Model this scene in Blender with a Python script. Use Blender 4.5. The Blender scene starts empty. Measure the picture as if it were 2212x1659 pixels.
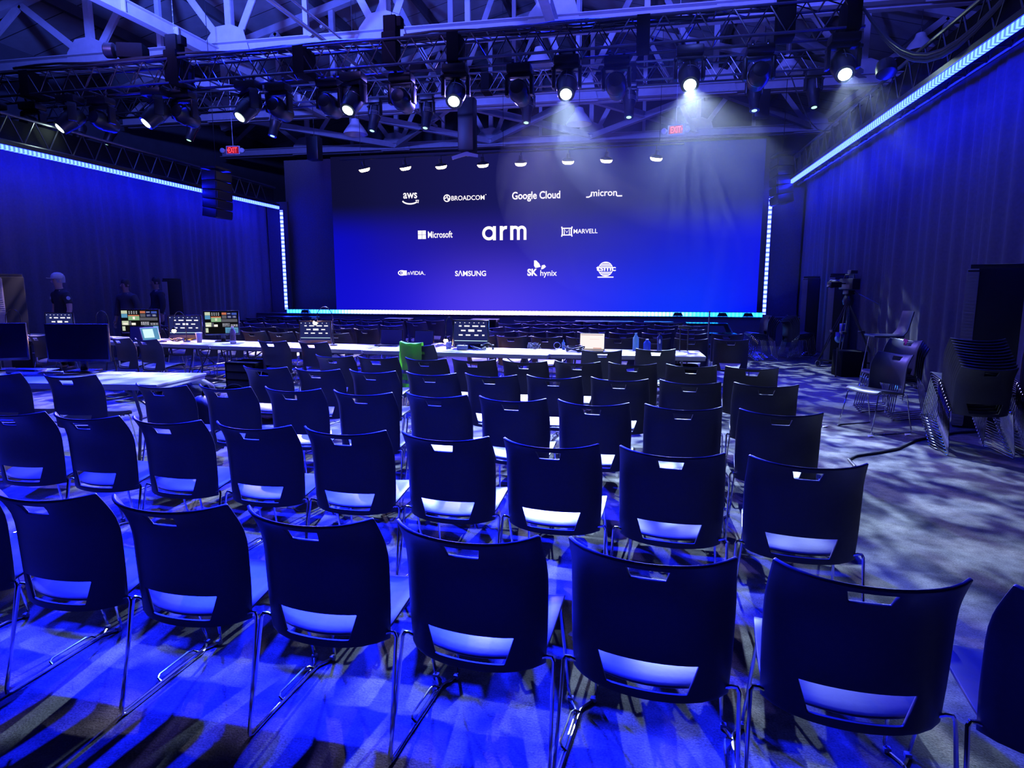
import bpy, bmesh, math, random
from mathutils import Vector, Matrix, Euler
random.seed(7)
SC = bpy.context.scene
COL = SC.collection
R = math.radians

# ---------------------------------------------------------------- camera
F_PX, YAW, PITCH, CAM_H = 1371.6, 11.19, 8.662, 1.523
cd = bpy.data.cameras.new('camera')
cd.sensor_fit = 'HORIZONTAL'; cd.sensor_width = 36.0
cd.lens = 36.0 * F_PX / 2212.0
cd.clip_start = 0.05; cd.clip_end = 200
cam = bpy.data.objects.new('camera', cd); COL.objects.link(cam)
cam.location = (0, 0, CAM_H)
cam.rotation_euler = (R(90 - PITCH), 0, R(YAW))
SC.camera = cam

# ---------------------------------------------------------------- world, colour management
w = bpy.data.worlds.new('hall_air'); SC.world = w; w.use_nodes = True
w.node_tree.nodes['Background'].inputs[0].default_value = (0.012, 0.010, 0.16, 1)
w.node_tree.nodes['Background'].inputs[1].default_value = 0.02
vs = SC.view_settings
vs.view_transform = 'Standard'; vs.look = 'None'; vs.gamma = 1.0; vs.use_curve_mapping = False
vs.exposure = 0.0
SC.cycles.use_denoising = True
SC.cycles.max_bounces = 5; SC.cycles.diffuse_bounces = 2; SC.cycles.glossy_bounces = 3
SC.cycles.transmission_bounces = 4; SC.cycles.transparent_max_bounces = 8; SC.cycles.volume_bounces = 0
SC.cycles.sample_clamp_indirect = 4.0
SC.cycles.caustics_reflective = False; SC.cycles.caustics_refractive = False

# ---------------------------------------------------------------- stage lights (lamps of the moving heads and washes, plus added roof fills)
def spot(name, loc, target, power, color, size, blend=0.6, radius=0.06, gobo=None, spec=1.0):
    L = bpy.data.lights.new(name, 'SPOT')
    L.energy = power; L.color = color; L.spot_size = R(size); L.spot_blend = blend
    L.shadow_soft_size = radius; L.specular_factor = spec
    o = bpy.data.objects.new(name, L); COL.objects.link(o)
    o.location = loc
    d = Vector(target) - Vector(loc)
    o.rotation_euler = d.to_track_quat('-Z', 'Y').to_euler()
    if gobo is not None:                      # a break-up gobo in the fixture: foliage-like holes
        scale, lo, hi, seed = gobo
        L.use_nodes = True
        nt = L.node_tree; n = nt.nodes; n.clear()
        out = n.new('ShaderNodeOutputLight'); em = n.new('ShaderNodeEmission')
        tc = n.new('ShaderNodeTexCoord'); sep = n.new('ShaderNodeSeparateXYZ')
        dx = n.new('ShaderNodeMath'); dx.operation = 'DIVIDE'
        dy = n.new('ShaderNodeMath'); dy.operation = 'DIVIDE'
        cmb = n.new('ShaderNodeCombineXYZ'); nz = n.new('ShaderNodeTexNoise'); mr = n.new('ShaderNodeMapRange')
        nt.links.new(tc.outputs['Normal'], sep.inputs[0])
        nt.links.new(sep.outputs[0], dx.inputs[0]); nt.links.new(sep.outputs[2], dx.inputs[1])
        nt.links.new(sep.outputs[1], dy.inputs[0]); nt.links.new(sep.outputs[2], dy.inputs[1])
        nt.links.new(dx.outputs[0], cmb.inputs[0]); nt.links.new(dy.outputs[0], cmb.inputs[1])
        cmb.inputs[2].default_value = seed
        nt.links.new(cmb.outputs[0], nz.inputs['Vector'])
        nz.inputs['Scale'].default_value = scale; nz.inputs['Detail'].default_value = 2.0
        nz.inputs['Distortion'].default_value = 0.6
        mr.inputs['From Min'].default_value = lo; mr.inputs['From Max'].default_value = hi
        nt.links.new(nz.outputs[0], mr.inputs['Value'])
        nt.links.new(mr.outputs[0], em.inputs['Strength'])
        em.inputs['Color'].default_value = (1, 1, 1, 1)
        nt.links.new(em.outputs[0], out.inputs[0])
    return o

BLUE = (0.004, 0.010, 1.0)
WHITE = (0.50, 0.68, 1.0)
#  blue washes hung from the roof over the seating
spot('wash_lamp', (-7.6, 9.0, 7.6), (-4.2, 2.2, 0), 50000, BLUE, 50, 0.7, 0.10)
spot('wash_lamp', (-3.6, 9.0, 7.6), (-1.9, 1.9, 0), 44000, BLUE, 34, 0.7, 0.10)
spot('wash_lamp', (-2.0, 9.0, 7.6), (-0.5, 2.6, 0), 20000, BLUE, 30, 0.8, 0.10)
spot('wash_lamp', (-6.5, 11.5, 8.8), (-5.6, 8.6, 0), 28000, BLUE, 66, 0.8, 0.10)
spot('wash_lamp', (-1.0, 12.5, 8.8), (-0.8, 9.8, 0), 9000, BLUE, 60, 0.8, 0.10)
#  white spots with break-up gobos
G = (26.0, 0.40, 0.50)
H = (30.0, 0.46, 0.58)
spot('spot_lamp', (-2.65, 15.0, 5.1), (-1.4, 8.2, 0.6), 6500, (0.72, 0.72, 1.0), 46, 0.5, 0.03, (*H, 12.1))
spot('spot_lamp', (-8.99, 15.0, 5.1), (-6.0, 8.2, 0.6), 6000, (0.80, 0.70, 1.0), 50, 0.5, 0.03, (*H, 5.5))
spot('spot_lamp', (2.31, 15.0, 5.2), (2.2, 11.5, 0.0), 10000, WHITE, 50, 0.5, 0.03, (24.0, 0.50, 0.60, 8.0))
spot('wash_lamp', (-3.0, 14.9, 5.4), (-3.0, 10.6, 0.5), 7000, (0.18, 0.14, 1.0), 100, 0.8, 0.10)  # added blue-violet lamp, brings out the top edges of the far chairs
#  unseen violet and blue fill lamps, added to brighten the roof steel and boards
VIO = (0.22, 0.15, 1.0)
spot('roof_fill_lamp', (-9.0, 8.6, 6.2), (-9.0, 15.0, 8.0), 650, VIO, 110, 0.9, 0.2)
spot('roof_fill_lamp', (-4.5, 8.6, 6.2), (-4.5, 16.0, 7.6), 360, VIO, 110, 0.9, 0.2)
spot('roof_fill_lamp', (1.0, 8.6, 6.2), (0.5, 16.0, 7.6), 360, (0.10, 0.14, 1.0), 110, 0.9, 0.2)
spot('roof_fill_lamp', (-8.0, 8.6, 6.2), (-8.5, 12.0, 11.5), 13000, (0.06, 0.11, 1.0), 150, 0.9, 0.2)
spot('roof_fill_lamp', (0.0, 8.6, 6.2), (0.5, 12.0, 11.5), 6500, (0.07, 0.09, 1.0), 150, 0.9, 0.2)
spot('roof_fill_lamp', (-3.5, 19.2, 1.0), (-4.0, 21.0, 8.0), 800, (0.14, 0.12, 1.0), 120, 0.9, 0.2)

# ---------------------------------------------------------------- materials
MATS = {}
def mat(name, color, rough=0.5, metal=0.0, spec=0.5, emit=None, strength=0.0, noise=None, bump=0.0, alpha=None):
    if name in MATS: return MATS[name]
    m = bpy.data.materials.new(name); m.use_nodes = True
    nt = m.node_tree; b = nt.nodes['Principled BSDF']
    b.inputs['Base Color'].default_value = (*color, 1)
    b.inputs['Roughness'].default_value = rough
    b.inputs['Metallic'].default_value = metal
    b.inputs['Specular IOR Level'].default_value = spec
    if emit is not None:
        b.inputs['Emission Color'].default_value = (*emit, 1)
        b.inputs['Emission Strength'].default_value = strength
    if noise is not None:
        sc, amt = noise
        tc = nt.nodes.new('ShaderNodeTexCoord'); nz = nt.nodes.new('ShaderNodeTexNoise')
        nz.inputs['Scale'].default_value = sc; nz.inputs['Detail'].default_value = 4
        mx = nt.nodes.new('ShaderNodeMix'); mx.data_type = 'RGBA'
        nt.links.new(tc.outputs['Object'], nz.inputs['Vector'])
        nt.links.new(nz.outputs[0], mx.inputs[0])
        mx.inputs[6].default_value = (*[c * (1 - amt) for c in color], 1)
        mx.inputs[7].default_value = (*[min(1, c * (1 + amt)) for c in color], 1)
        nt.links.new(mx.outputs[2], b.inputs['Base Color'])
        if bump:
            bp = nt.nodes.new('ShaderNodeBump'); bp.inputs['Strength'].default_value = bump
            bp.inputs['Distance'].default_value = 0.01
            nt.links.new(nz.outputs[0], bp.inputs['Height']); nt.links.new(bp.outputs[0], b.inputs['Normal'])
    MATS[name] = m
    return m

def emis(name, color, strength):
    if name in MATS: return MATS[name]
    m = bpy.data.materials.new(name); m.use_nodes = True
    nt = m.node_tree; nt.nodes.clear()
    o = nt.nodes.new('ShaderNodeOutputMaterial'); e = nt.nodes.new('ShaderNodeEmission')
    e.inputs[0].default_value = (*color, 1); e.inputs[1].default_value = strength
    nt.links.new(e.outputs[0], o.inputs[0])
    MATS[name] = m
    return m

M_SHELL = mat('charcoal_plastic', (0.055, 0.055, 0.060), 0.42, noise=(60, 0.15), bump=0.03)
M_CHROME = mat('chrome', (0.75, 0.75, 0.78), 0.12, 1.0, noise=(20, 0.05))
M_GLIDE = mat('clear_grey_plastic', (0.45, 0.45, 0.5), 0.3)
M_BLACK = mat('black_powder_coat', (0.012, 0.012, 0.014), 0.38, noise=(30, 0.2))
M_TRUSS = mat('black_truss_metal', (0.10, 0.10, 0.11), 0.34, 0.85, noise=(12, 0.2))
M_CLOTH = mat('black_cloth', (0.010, 0.010, 0.012), 0.95, spec=0.1, noise=(40, 0.3), bump=0.2)
M_VELOUR = mat('blackout_velour', (0.085, 0.075, 0.085), 0.75, spec=0.35, noise=(25, 0.25))
M_STEEL = mat('painted_roof_steel', (0.42, 0.40, 0.44), 0.6, noise=(6, 0.18), bump=0.1)
M_TABLE = mat('white_table_plastic', (0.52, 0.51, 0.50), 0.45, noise=(90, 0.05), bump=0.03)
M_TLEG = mat('grey_table_steel', (0.16, 0.16, 0.17), 0.4, 0.6, noise=(20, 0.1))
M_BEZEL = mat('black_gloss_plastic', (0.010, 0.010, 0.011), 0.25, noise=(40, 0.2))
M_PAPER = mat('white_paper', (0.7, 0.7, 0.7), 0.7, noise=(30, 0.05))
M_WHITEP = mat('white_plastic', (0.65, 0.65, 0.66), 0.4, noise=(30, 0.05))
M_CABLE = mat('black_cable_rubber', (0.018, 0.018, 0.02), 0.5, noise=(60, 0.2))
M_VEST = mat('hi_vis_green_fabric', (0.42, 1.0, 0.16), 0.8, noise=(40, 0.12), bump=0.2)
_n = M_VEST.node_tree; _t = _n.nodes.new('ShaderNodeBsdfTranslucent'); _t.inputs[0].default_value = (0.42, 1.0, 0.16, 1)
_m = _n.nodes.new('ShaderNodeMixShader'); _m.inputs[0].default_value = 0.5
_n.links.new(_n.nodes['Principled BSDF'].outputs[0], _m.inputs[1]); _n.links.new(_t.outputs[0], _m.inputs[2]); _n.links.new(_m.outputs[0], _n.nodes['Material Output'].inputs[0])
M_VTAPE = mat('reflective_grey_tape', (0.22, 0.24, 0.28), 0.4, 0.3, noise=(80, 0.1))
M_SKIN = mat('skin', (0.55, 0.33, 0.25), 0.55, noise=(30, 0.08))
M_UNI = mat('black_uniform_cloth', (0.02, 0.02, 0.025), 0.85, noise=(60, 0.25), bump=0.2)
M_CAP = mat('khaki_cap_cloth', (0.55, 0.52, 0.45), 0.8, noise=(60, 0.1))
M_RED = emis('exit_red_light', (1.0, 0.06, 0.10), 1.6)
M_LAMPW = emis('warm_white_light', (1.0, 0.78, 0.50), 14.0)
M_LENS = emis('spot_lens_light', (0.72, 1.0, 0.88), 30.0)
M_LENSD = emis('spot_lens_glow', (0.45, 0.85, 0.70), 1.5)
M_DESK = emis('desk_lamp_light', (1.0, 0.50, 0.22), 45.0)
M_TEXT = emis('screen_white', (1.0, 0.93, 1.0), 1.15)

# ---------------------------------------------------------------- mesh helper
class MB:
    """Collects shapes; build() links them as ONE mesh object."""
    def __init__(s): s.v = []; s.f = []; s.m = []; s.k = 0
    def add(s, vs, fs):
        o = len(s.v); s.v += [tuple(p) for p in vs]
        for f in fs: s.f.append([i + o for i in f]); s.m.append(s.k)
    def box(s, c, d, rot=None, bev=0.0):
        x, y, z = d[0] / 2, d[1] / 2, d[2] / 2
        if bev > 0:
            b = min(bev, x * .9, y * .9, z * .9)
            bm = bmesh.new(); bmesh.ops.create_cube(bm, size=1)
            for p in bm.verts: p.co = Vector((p.co.x * d[0], p.co.y * d[1], p.co.z * d[2]))
            bmesh.ops.bevel(bm, geom=bm.edges[:], offset=b, segments=2, affect='EDGES', profile=0.6)
            bm.verts.ensure_lookup_table()
            P = [p.co.copy() for p in bm.verts]; Fs = [[q.index for q in f.verts] for f in bm.faces]; bm.free()
        else:
            P = [Vector(q) for q in ((-x, -y, -z), (x, -y, -z), (x, y, -z), (-x, y, -z), (-x, -y, z), (x, -y, z), (x, y, z), (-x, y, z))]
            Fs = [[0, 3, 2, 1], [4, 5, 6, 7], [0, 1, 5, 4], [1, 2, 6, 5], [2, 3, 7, 6], [3, 0, 4, 7]]
        M = rot if rot is not None else Matrix.Identity(3)
        s.add([(M @ p) + Vector(c) for p in P], Fs); return s
    def bar(s, a, b, wd, hd, up=(0, 0, 1)):
        a = Vector(a); b = Vector(b); d = (b - a); L = d.length; d.normalize()
        u = Vector(up); r = d.cross(u)
        if r.length < 1e-4: r = d.cross(Vector((1, 0, 0)))
        r.normalize(); u = r.cross(d)
        M = Matrix((r, d, u)).transposed()
        return s.box((a + b) / 2, (wd, L, hd), M)
    def tube(s, pts, r, n=8, closed=False, taper=None):
        P = [Vector(p) for p in pts]; rings = []
        prev = None
        for i, p in enumerate(P):
            if closed: t = P[(i + 1) % len(P)] - P[i - 1]
            elif i == 0: t = P[1] - p
            elif i == len(P) - 1: t = p - P[i - 1]
            else: t = (P[i + 1] - p).normalized() + (p - P[i - 1]).normalized()
            t.normalize()
            if prev is None:
                a = t.orthogonal().normalized()
            else:
                a = prev - t * prev.dot(t)
                if a.length < 1e-5: a = t.orthogonal()
                a.normalize()
            prev = a; b = t.cross(a)
            rr = r if taper is None else taper[i]
            rings.append([p + (a * math.cos(2 * math.pi * k / n) + b * math.sin(2 * math.pi * k / n)) * rr for k in range(n)])
        vs = [q for g in rings for q in g]; fs = []
        m = len(P)
        for i in range(m if closed else m - 1):
            for k in range(n):
                j = (i + 1) % m
                fs.append([i * n + k, i * n + (k + 1) % n, j * n + (k + 1) % n, j * n + k])
        if not closed:
            fs.append(list(range(n))[::-1]); fs.append([(m - 1) * n + k for k in range(n)])
        s.add(vs, fs); return s
    def lathe(s, prof, n=20, M=None):
        """prof = [(radius, height)...] about the local z axis, M = 4x4 placement"""
        M = M if M is not None else Matrix.Identity(4)
        vs = []; fs = []
        for r, h in prof:
            for k in range(n):
                a = 2 * math.pi * k / n
                vs.append(M @ Vector((r * math.cos(a), r * math.sin(a), h)))
        for i in range(len(prof) - 1):
            for k in range(n):
                fs.append([i * n + k, i * n + (k + 1) % n, (i + 1) * n + (k + 1) % n, (i + 1) * n + k])
        if prof[0][0] > 1e-4: fs.append(list(range(n))[::-1])
        if prof[-1][0] > 1e-4: fs.append([(len(prof) - 1) * n + k for k in range(n)])
        s.add(vs, fs); return s
    def poly(s, pts, th, nrm=(0, -1, 0)):
        """flat polygon given in world points, thickened along nrm"""
        P = [Vector(p) for p in pts]; N = Vector(nrm) * th; n = len(P)
        s.add(P + [p + N for p in P], [list(range(n)), [n + k for k in range(n)][::-1]] + [[k, (k + 1) % n, n + (k + 1) % n, n + k] for k in range(n)])
        return s
    def build(s, name, m, parent=None, smooth=35, loc=None):
        me = bpy.data.meshes.new(name)
        me.from_pydata(s.v, [], s.f)
        ms = m if isinstance(m, (list, tuple)) else [m]
        for q in ms: me.materials.append(q)
        if len(ms) > 1: me.polygons.foreach_set('material_index', s.m)
        bm = bmesh.new(); bm.from_mesh(me); bmesh.ops.recalc_face_normals(bm, faces=bm.faces[:]); bm.to_mesh(me); bm.free()
        me.update()
        if smooth:
            me.polygons.foreach_set('use_smooth', [True] * len(me.polygons))
            me.set_sharp_from_angle(angle=R(smooth))
        o = bpy.data.objects.new(name, me); COL.objects.link(o)
        if parent is not None: o.parent = parent
        if loc is not None: o.location = loc
        return o

def tag(o, label=None, cat=None, group=None, kind=None):
    if label: o['label'] = label
    if cat: o['category'] = cat
    if group: o['group'] = group
    if kind: o['kind'] = kind
    return o
def empty(name, loc=(0, 0, 0), rz=0.0, label=None, cat=None, group=None):
    o = bpy.data.objects.new(name, None); COL.objects.link(o)
    o.empty_display_size = 0.2
    o.location = loc; o.rotation_euler = (0, 0, rz)
    return tag(o, label, cat, group)
KIDS = {}
def kids(o):
    return [c for c in bpy.data.objects if c.parent is o]
def copy_tree(src, tree, label=None, group=None):
    """tree = [(part, [subparts])]; copies the thing, its parts and their sub-parts"""
    c = src.copy(); COL.objects.link(c)
    for p, subs in tree:
        q = p.copy(); COL.objects.link(q); q.parent = c
        for sp in subs:
            t = sp.copy(); COL.objects.link(t); t.parent = q
    if label: c['label'] = label
    if group: c['group'] = group
    return c
def tree_of(o): return [(p, kids(p)) for p in kids(o)]
def bake(o):
    """apply modifiers"""
    dg = bpy.context.evaluated_depsgraph_get(); dg.update()
    me = bpy.data.meshes.new_from_object(o.evaluated_get(dg))
    o.modifiers.clear(); o.data = me
    return o
ORD = ['first', 'second', 'third', 'fourth', 'fifth', 'sixth', 'seventh', 'eighth', 'ninth', 'tenth', 'eleventh', 'twelfth']

# ================================================================ THE HALL
def floor_material():
    m = bpy.data.materials.new('dark_carpet'); m.use_nodes = True; nt = m.node_tree
    b = nt.nodes['Principled BSDF']; b.inputs['Roughness'].default_value = 0.9
    b.inputs['Specular IOR Level'].default_value = 0.2
    tc = nt.nodes.new('ShaderNodeTexCoord')
    n1 = nt.nodes.new('ShaderNodeTexNoise'); n1.inputs['Scale'].default_value = 1.6; n1.inputs['Detail'].default_value = 6
    n2 = nt.nodes.new('ShaderNodeTexNoise'); n2.inputs['Scale'].default_value = 130; n2.inputs['Detail'].default_value = 3
    n3 = nt.nodes.new('ShaderNodeTexNoise'); n3.inputs['Scale'].default_value = 14; n3.inputs['Detail'].default_value = 5
    for n in (n1, n2, n3): nt.links.new(tc.outputs['Object'], n.inputs['Vector'])
    a = nt.nodes.new('ShaderNodeMath'); a.operation = 'ADD'
    nt.links.new(n1.outputs[0], a.inputs[0]); nt.links.new(n3.outputs[0], a.inputs[1])
    a2 = nt.nodes.new('ShaderNodeMath'); a2.operation = 'ADD'
    nt.links.new(a.outputs[0], a2.inputs[0]); nt.links.new(n2.outputs[0], a2.inputs[1])
    rp = nt.nodes.new('ShaderNodeMapRange'); rp.inputs['From Min'].default_value = 1.1; rp.inputs['From Max'].default_value = 1.9
    nt.links.new(a2.outputs[0], rp.inputs['Value'])
    mx = nt.nodes.new('ShaderNodeMix'); mx.data_type = 'RGBA'
    mx.inputs[6].default_value = (0.035, 0.033, 0.035, 1); mx.inputs[7].default_value = (0.175, 0.17, 0.17, 1)
    nt.links.new(rp.outputs[0], mx.inputs[0]); nt.links.new(mx.outputs[2], b.inputs['Base Color'])
    bp = nt.nodes.new('ShaderNodeBump'); bp.inputs['Strength'].default_value = 0.5; bp.inputs['Distance'].default_value = 0.006
    nt.links.new(n2.outputs[0], bp.inputs['Height']); nt.links.new(bp.outputs[0], b.inputs['Normal'])
    return m
f = MB(); f.box((-4, 13, -0.05), (30, 42, 0.1)); tag(f.build('floor', floor_material(), smooth=0), kind='structure')

def deck_material():
    m = bpy.data.materials.new('roof_boards'); m.use_nodes = True; nt = m.node_tree
    b = nt.nodes['Principled BSDF']; b.inputs['Roughness'].default_value = 0.85
    tc = nt.nodes.new('ShaderNodeTexCoord'); sp = nt.nodes.new('ShaderNodeSeparateXYZ')
    nt.links.new(tc.outputs['Object'], sp.inputs[0])
    fr = nt.nodes.new('ShaderNodeMath'); fr.operation = 'PINGPONG'; fr.inputs[1].default_value = 0.6
    nt.links.new(sp.outputs[1], fr.inputs[0])
    cmp = nt.nodes.new('ShaderNodeMath'); cmp.operation = 'LESS_THAN'; cmp.inputs[1].default_value = 0.018
    nt.links.new(fr.outputs[0], cmp.inputs[0])
    nz = nt.nodes.new('ShaderNodeTexNoise'); nz.inputs['Scale'].default_value = 2.5; nz.inputs['Detail'].default_value = 6
    nt.links.new(tc.outputs['Object'], nz.inputs['Vector'])
    m1 = nt.nodes.new('ShaderNodeMix'); m1.data_type = 'RGBA'
    m1.inputs[6].default_value = (0.26, 0.25, 0.26, 1); m1.inputs[7].default_value = (0.42, 0.41, 0.42, 1)
    nt.links.new(nz.outputs[0], m1.inputs[0])
    m2 = nt.nodes.new('ShaderNodeMix'); m2.data_type = 'RGBA'; m2.inputs[7].default_value = (0.03, 0.03, 0.03, 1)
    nt.links.new(cmp.outputs[0], m2.inputs[0]); nt.links.new(m1.outputs[2], m2.inputs[6])
    nt.links.new(m2.outputs[2], b.inputs['Base Color'])
    return m
RIDGE_X, RIDGE_Z, SLOPE = -4.0, 12.6, 0.26
def roof_z(x): return RIDGE_Z - SLOPE * abs(x - RIDGE_X)
c = MB()
for sx in (-1, 1):
    x1 = RIDGE_X + sx * 15
    c.poly([(RIDGE_X, -6, RIDGE_Z), (x1, -6, roof_z(x1)), (x1, 34, roof_z(x1)), (RIDGE_X, 34, RIDGE_Z)], 0.15, (0, 0, 1))
tag(c.build('ceiling', deck_material(), smooth=0), kind='structure')
M_WALL = mat('painted_hall_wall', (0.10, 0.10, 0.11), 0.9, noise=(2, 0.3))
for nm, cc, dd in (('wall_left', (-19.0, 14, 4.5), (0.2, 40, 9)), ('wall_right', (11.0, 14, 4.5), (0.2, 40, 9)), ('wall_back', (-4, 33.9, 6), (30, 0.2, 12))):
    q = MB(); q.box(cc, dd); tag(q.build(nm, M_WALL, smooth=0), kind='structure')

# purlins running along the hall under the deck
for i, x in enumerate((-16, -13.3, -10.6, -7.9, -5.2, -2.5, 0.2, 2.9, 5.6, 8.3)):
    q = MB(); z = roof_z(x) - 0.18
    q.box((x, 14, z), (0.14, 40, 0.30))
    o = q.build('trim_%d' % (i + 1), mat('dark_roof_beam', (0.09, 0.09, 0.10), 0.8, noise=(4, 0.2)), smooth=0)
    tag(o, kind='structure')

# ---- roof trusses (painted steel): bottom chord, top chord, web members, gusset plates
def roof_truss(Y, label, zc=7.25):
    t = empty('roof_truss', (0, Y, zc), 0, label, 'roof truss', 'steel roof trusses spanning the hall')
    m = MB()
    for dy in (-0.11, 0.11):
        m.box((-4, dy, 0), (28, 0.02, 0.26)); m.box((-4, dy * 1.9, -0.12), (28, 0.16, 0.02)); m.box((-4, dy * 1.9, 0.12), (28, 0.16, 0.02))
    m.build('bottom_chord', M_STEEL, t, smooth=0)
    for sx in (-1, 1):
        m = MB(); x1 = RIDGE_X + sx * 14
        m.bar((RIDGE_X, 0, RIDGE_Z - 0.6 - zc), (x1, 0, roof_z(x1) - 0.6 - zc), 0.24, 0.22)
        m.build('top_chord', M_STEEL, t, smooth=0)
    xs = [-18, -14, -10, -6, -2, 2, 6, 10]
    for i, x in enumerate(xs):
        top = lambda q: roof_z(q) - 0.7 - zc
        if -17 < x < 9:
            m = MB(); m.poly([(x - 0.62, -0.15, -0.16), (x + 0.62, -0.15, -0.16), (x + 0.46, -0.15, 0.42), (x + 0.12, -0.15, 0.56), (x - 0.30, -0.15, 0.52), (x - 0.56, -0.15, 0.22)], 0.02)
            for k in range(7): m.box((x - 0.4 + k * 0.13, -0.18, -0.06), (0.03, 0.02, 0.03))
            m.build('gusset_plate', M_STEEL, t, smooth=0)
            m = MB(); m.bar((x, -0.05, 0.1), (x, -0.05, top(x)), 0.16, 0.03, (0, 1, 0)); m.bar((x + .07, 0.02, 0.1), (x + .07, 0.02, top(x)), 0.03, 0.12, (0, 1, 0)); m.build('web_member', M_STEEL, t, smooth=0)
        for dx in (-2.0, 2.0):
            x2 = x + dx
            if not (-18 < x2 < 10): continue
            m = MB(); m.bar((x + dx * 0.08, -0.04, 0.15), (x2, -0.04, top(x2)), 0.17, 0.03, (0, 1, 0))
            m.bar((x + dx * 0.08, 0.03, 0.15), (x2, 0.03, top(x2)), 0.03, 0.14, (0, 1, 0))
            m.build('web_member', M_STEEL, t, smooth=0)
        if -17 < x < 9:
            m = MB(); m.bar((x + 2, 0.05, 0.1), (x + 2, 0.05, top(x + 2)), 0.12, 0.10, (0, 1, 0)); m.build('web_member', M_STEEL, t, smooth=0)
    return t
roof_truss(15.0, 'nearest painted steel roof truss, above the gap between the two lighting trusses')
roof_truss(20.5, 'second painted steel roof truss, passing above the big screen')
roof_truss(26.0, 'farthest painted steel roof truss, seen low behind the one above the screen')
# longitudinal and cross braces between the trusses, at bottom chord level
def brace(a, b, label, wd=0.16, hd=0.22, flange=False):
    m = MB(); a = Vector(a); b = Vector(b)
    if flange:
        m.bar(a, b, 0.03, 0.26); up = Vector((0, 0, 0.13))
        m.bar(a + up, b + up, 0.20, 0.02); m.bar(a - up, b - up, 0.20, 0.02)
        n = int((b - a).length / 1.4)
        for k in range(1, n): m.box(a.lerp(b, k / n) + Vector((0.06, 0, 0)), (0.10, 0.03, 0.24))
    else:
        m.bar(a, b, wd, 0.02); m.bar(a + Vector((0, 0, hd / 2)), b + Vector((0, 0, hd / 2)), 0.02, hd)
    return tag(m.build('roof_brace', M_STEEL, smooth=0), label, 'roof brace', 'steel braces between the roof trusses')
brace((-10.6, 9.2, 7.15), (-10.3, 14.9, 7.15), 'bright flanged steel beam running back to the nearest roof truss at upper left', flange=True)
brace((-10.3, 15.1, 7.15), (-10.3, 20.4, 7.15), 'flanged steel beam between the first and second roof trusses on the left', flange=True)
brace((-2.0, 9.2, 7.2), (-2.0, 14.9, 7.2), 'flanged steel beam running back to the nearest roof truss near its centre', flange=True)
brace((-10, 20.6, 7.2), (-6, 25.9, 7.2), 'diagonal steel brace beyond the second roof truss, rising to the right on the left side')
brace((-6, 20.6, 7.2), (-10, 25.9, 7.2), 'diagonal steel brace beyond the second roof truss, left crossing')
brace((-2, 20.6, 7.2), (-6, 25.9, 7.2), 'diagonal steel brace behind the hanging speaker cluster')
brace((-6, 20.6, 7.25), (-2, 25.9, 7.25), 'diagonal steel brace crossing above the screen centre')
brace((-2, 20.6, 7.25), (2, 25.9, 7.25), 'diagonal steel brace above the right half of the screen')
brace((2, 20.6, 7.2), (-2, 25.9, 7.2), 'diagonal steel brace crossing beside the right exit sign')
brace((2, 20.6, 7.2), (6, 25.9, 7.2), 'diagonal steel brace at the right end beyond the second truss')
brace((-14, 20.6, 7.2), (-10, 25.9, 7.2), 'diagonal steel brace above the left exit sign')
brace((-14, 15.1, 7.2), (-10, 20.4, 7.2), 'diagonal steel brace at far left between first and second trusses')
brace((2, 15.1, 7.3), (6, 20.4, 7.3), 'diagonal steel brace at right between first and second trusses')
# conduit pair
for x, z, r_, lb in ((-7.25, 7.0, 0.045, 'thicker lilac-lit conduit running along the roof'), (-6.98, 7.12, 0.025, 'thinner bright conduit beside the thick one along the roof')):
    m = MB(); m.tube([(x, 8.5, z), (x + 0.15, 14, z), (x + 0.25, 22, z)], r_, 10)
    for k in range(6): m.tube([(x + 0.02 * k, 9.5 + k * 2.1, z), (x + 0.02 * k, 9.62 + k * 2.1, z)], r_ * 1.35, 10)
    tag(m.build('conduit_pipe', mat('galvanised_pipe', (0.6, 0.58, 0.6), 0.35, 0.8, noise=(9, 0.1))), lb, 'pipe', 'conduits under the roof')
# high-bay lamps (switched off)
def highbay(loc, label, s=1.0):
    t = empty('high_bay_lamp', loc, 0, label, 'ceiling lamp', 'unlit high bay lamps')
    m = MB(); m.lathe([(0.05, 0.42), (0.10, 0.40), (0.13, 0.30), (0.20, 0.22), (0.30, 0.08), (0.34, 0.0), (0.32, 0.0), (0.18, 0.18), (0.1, 0.22)], 24)
    m.build('lamp_shade', mat('pearl_lamp_shade', (0.6, 0.58, 0.62), 0.3, 0.2, noise=(8, 0.05)), t)
    m = MB(); m.tube([(0, 0, 0.42), (0, 0, (roof_z(loc[0]) - loc[2] - 0.1) / s)], 0.010, 6); m.build('suspension_rod', M_TLEG, t)
    t.scale = (s, s, s)
highbay((-7.9, 17.4, 5.75), 'unlit round high bay lamp left of centre, below the second roof truss')
highbay((-1.65, 17.3, 5.7), 'unlit round high bay lamp above the screen, between hanging spotlights')
highbay((-2.5, 16.0, 6.75), 'brightly rimmed high bay lamp just behind the nearer lighting truss', 1.05)
highbay((3.2, 16.4, 6.35), 'flat unlit high bay lamp at the right end of the far lighting truss')
highbay((6.2, 17.2, 6.9), 'unlit high bay lamp beyond the right side truss')

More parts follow.
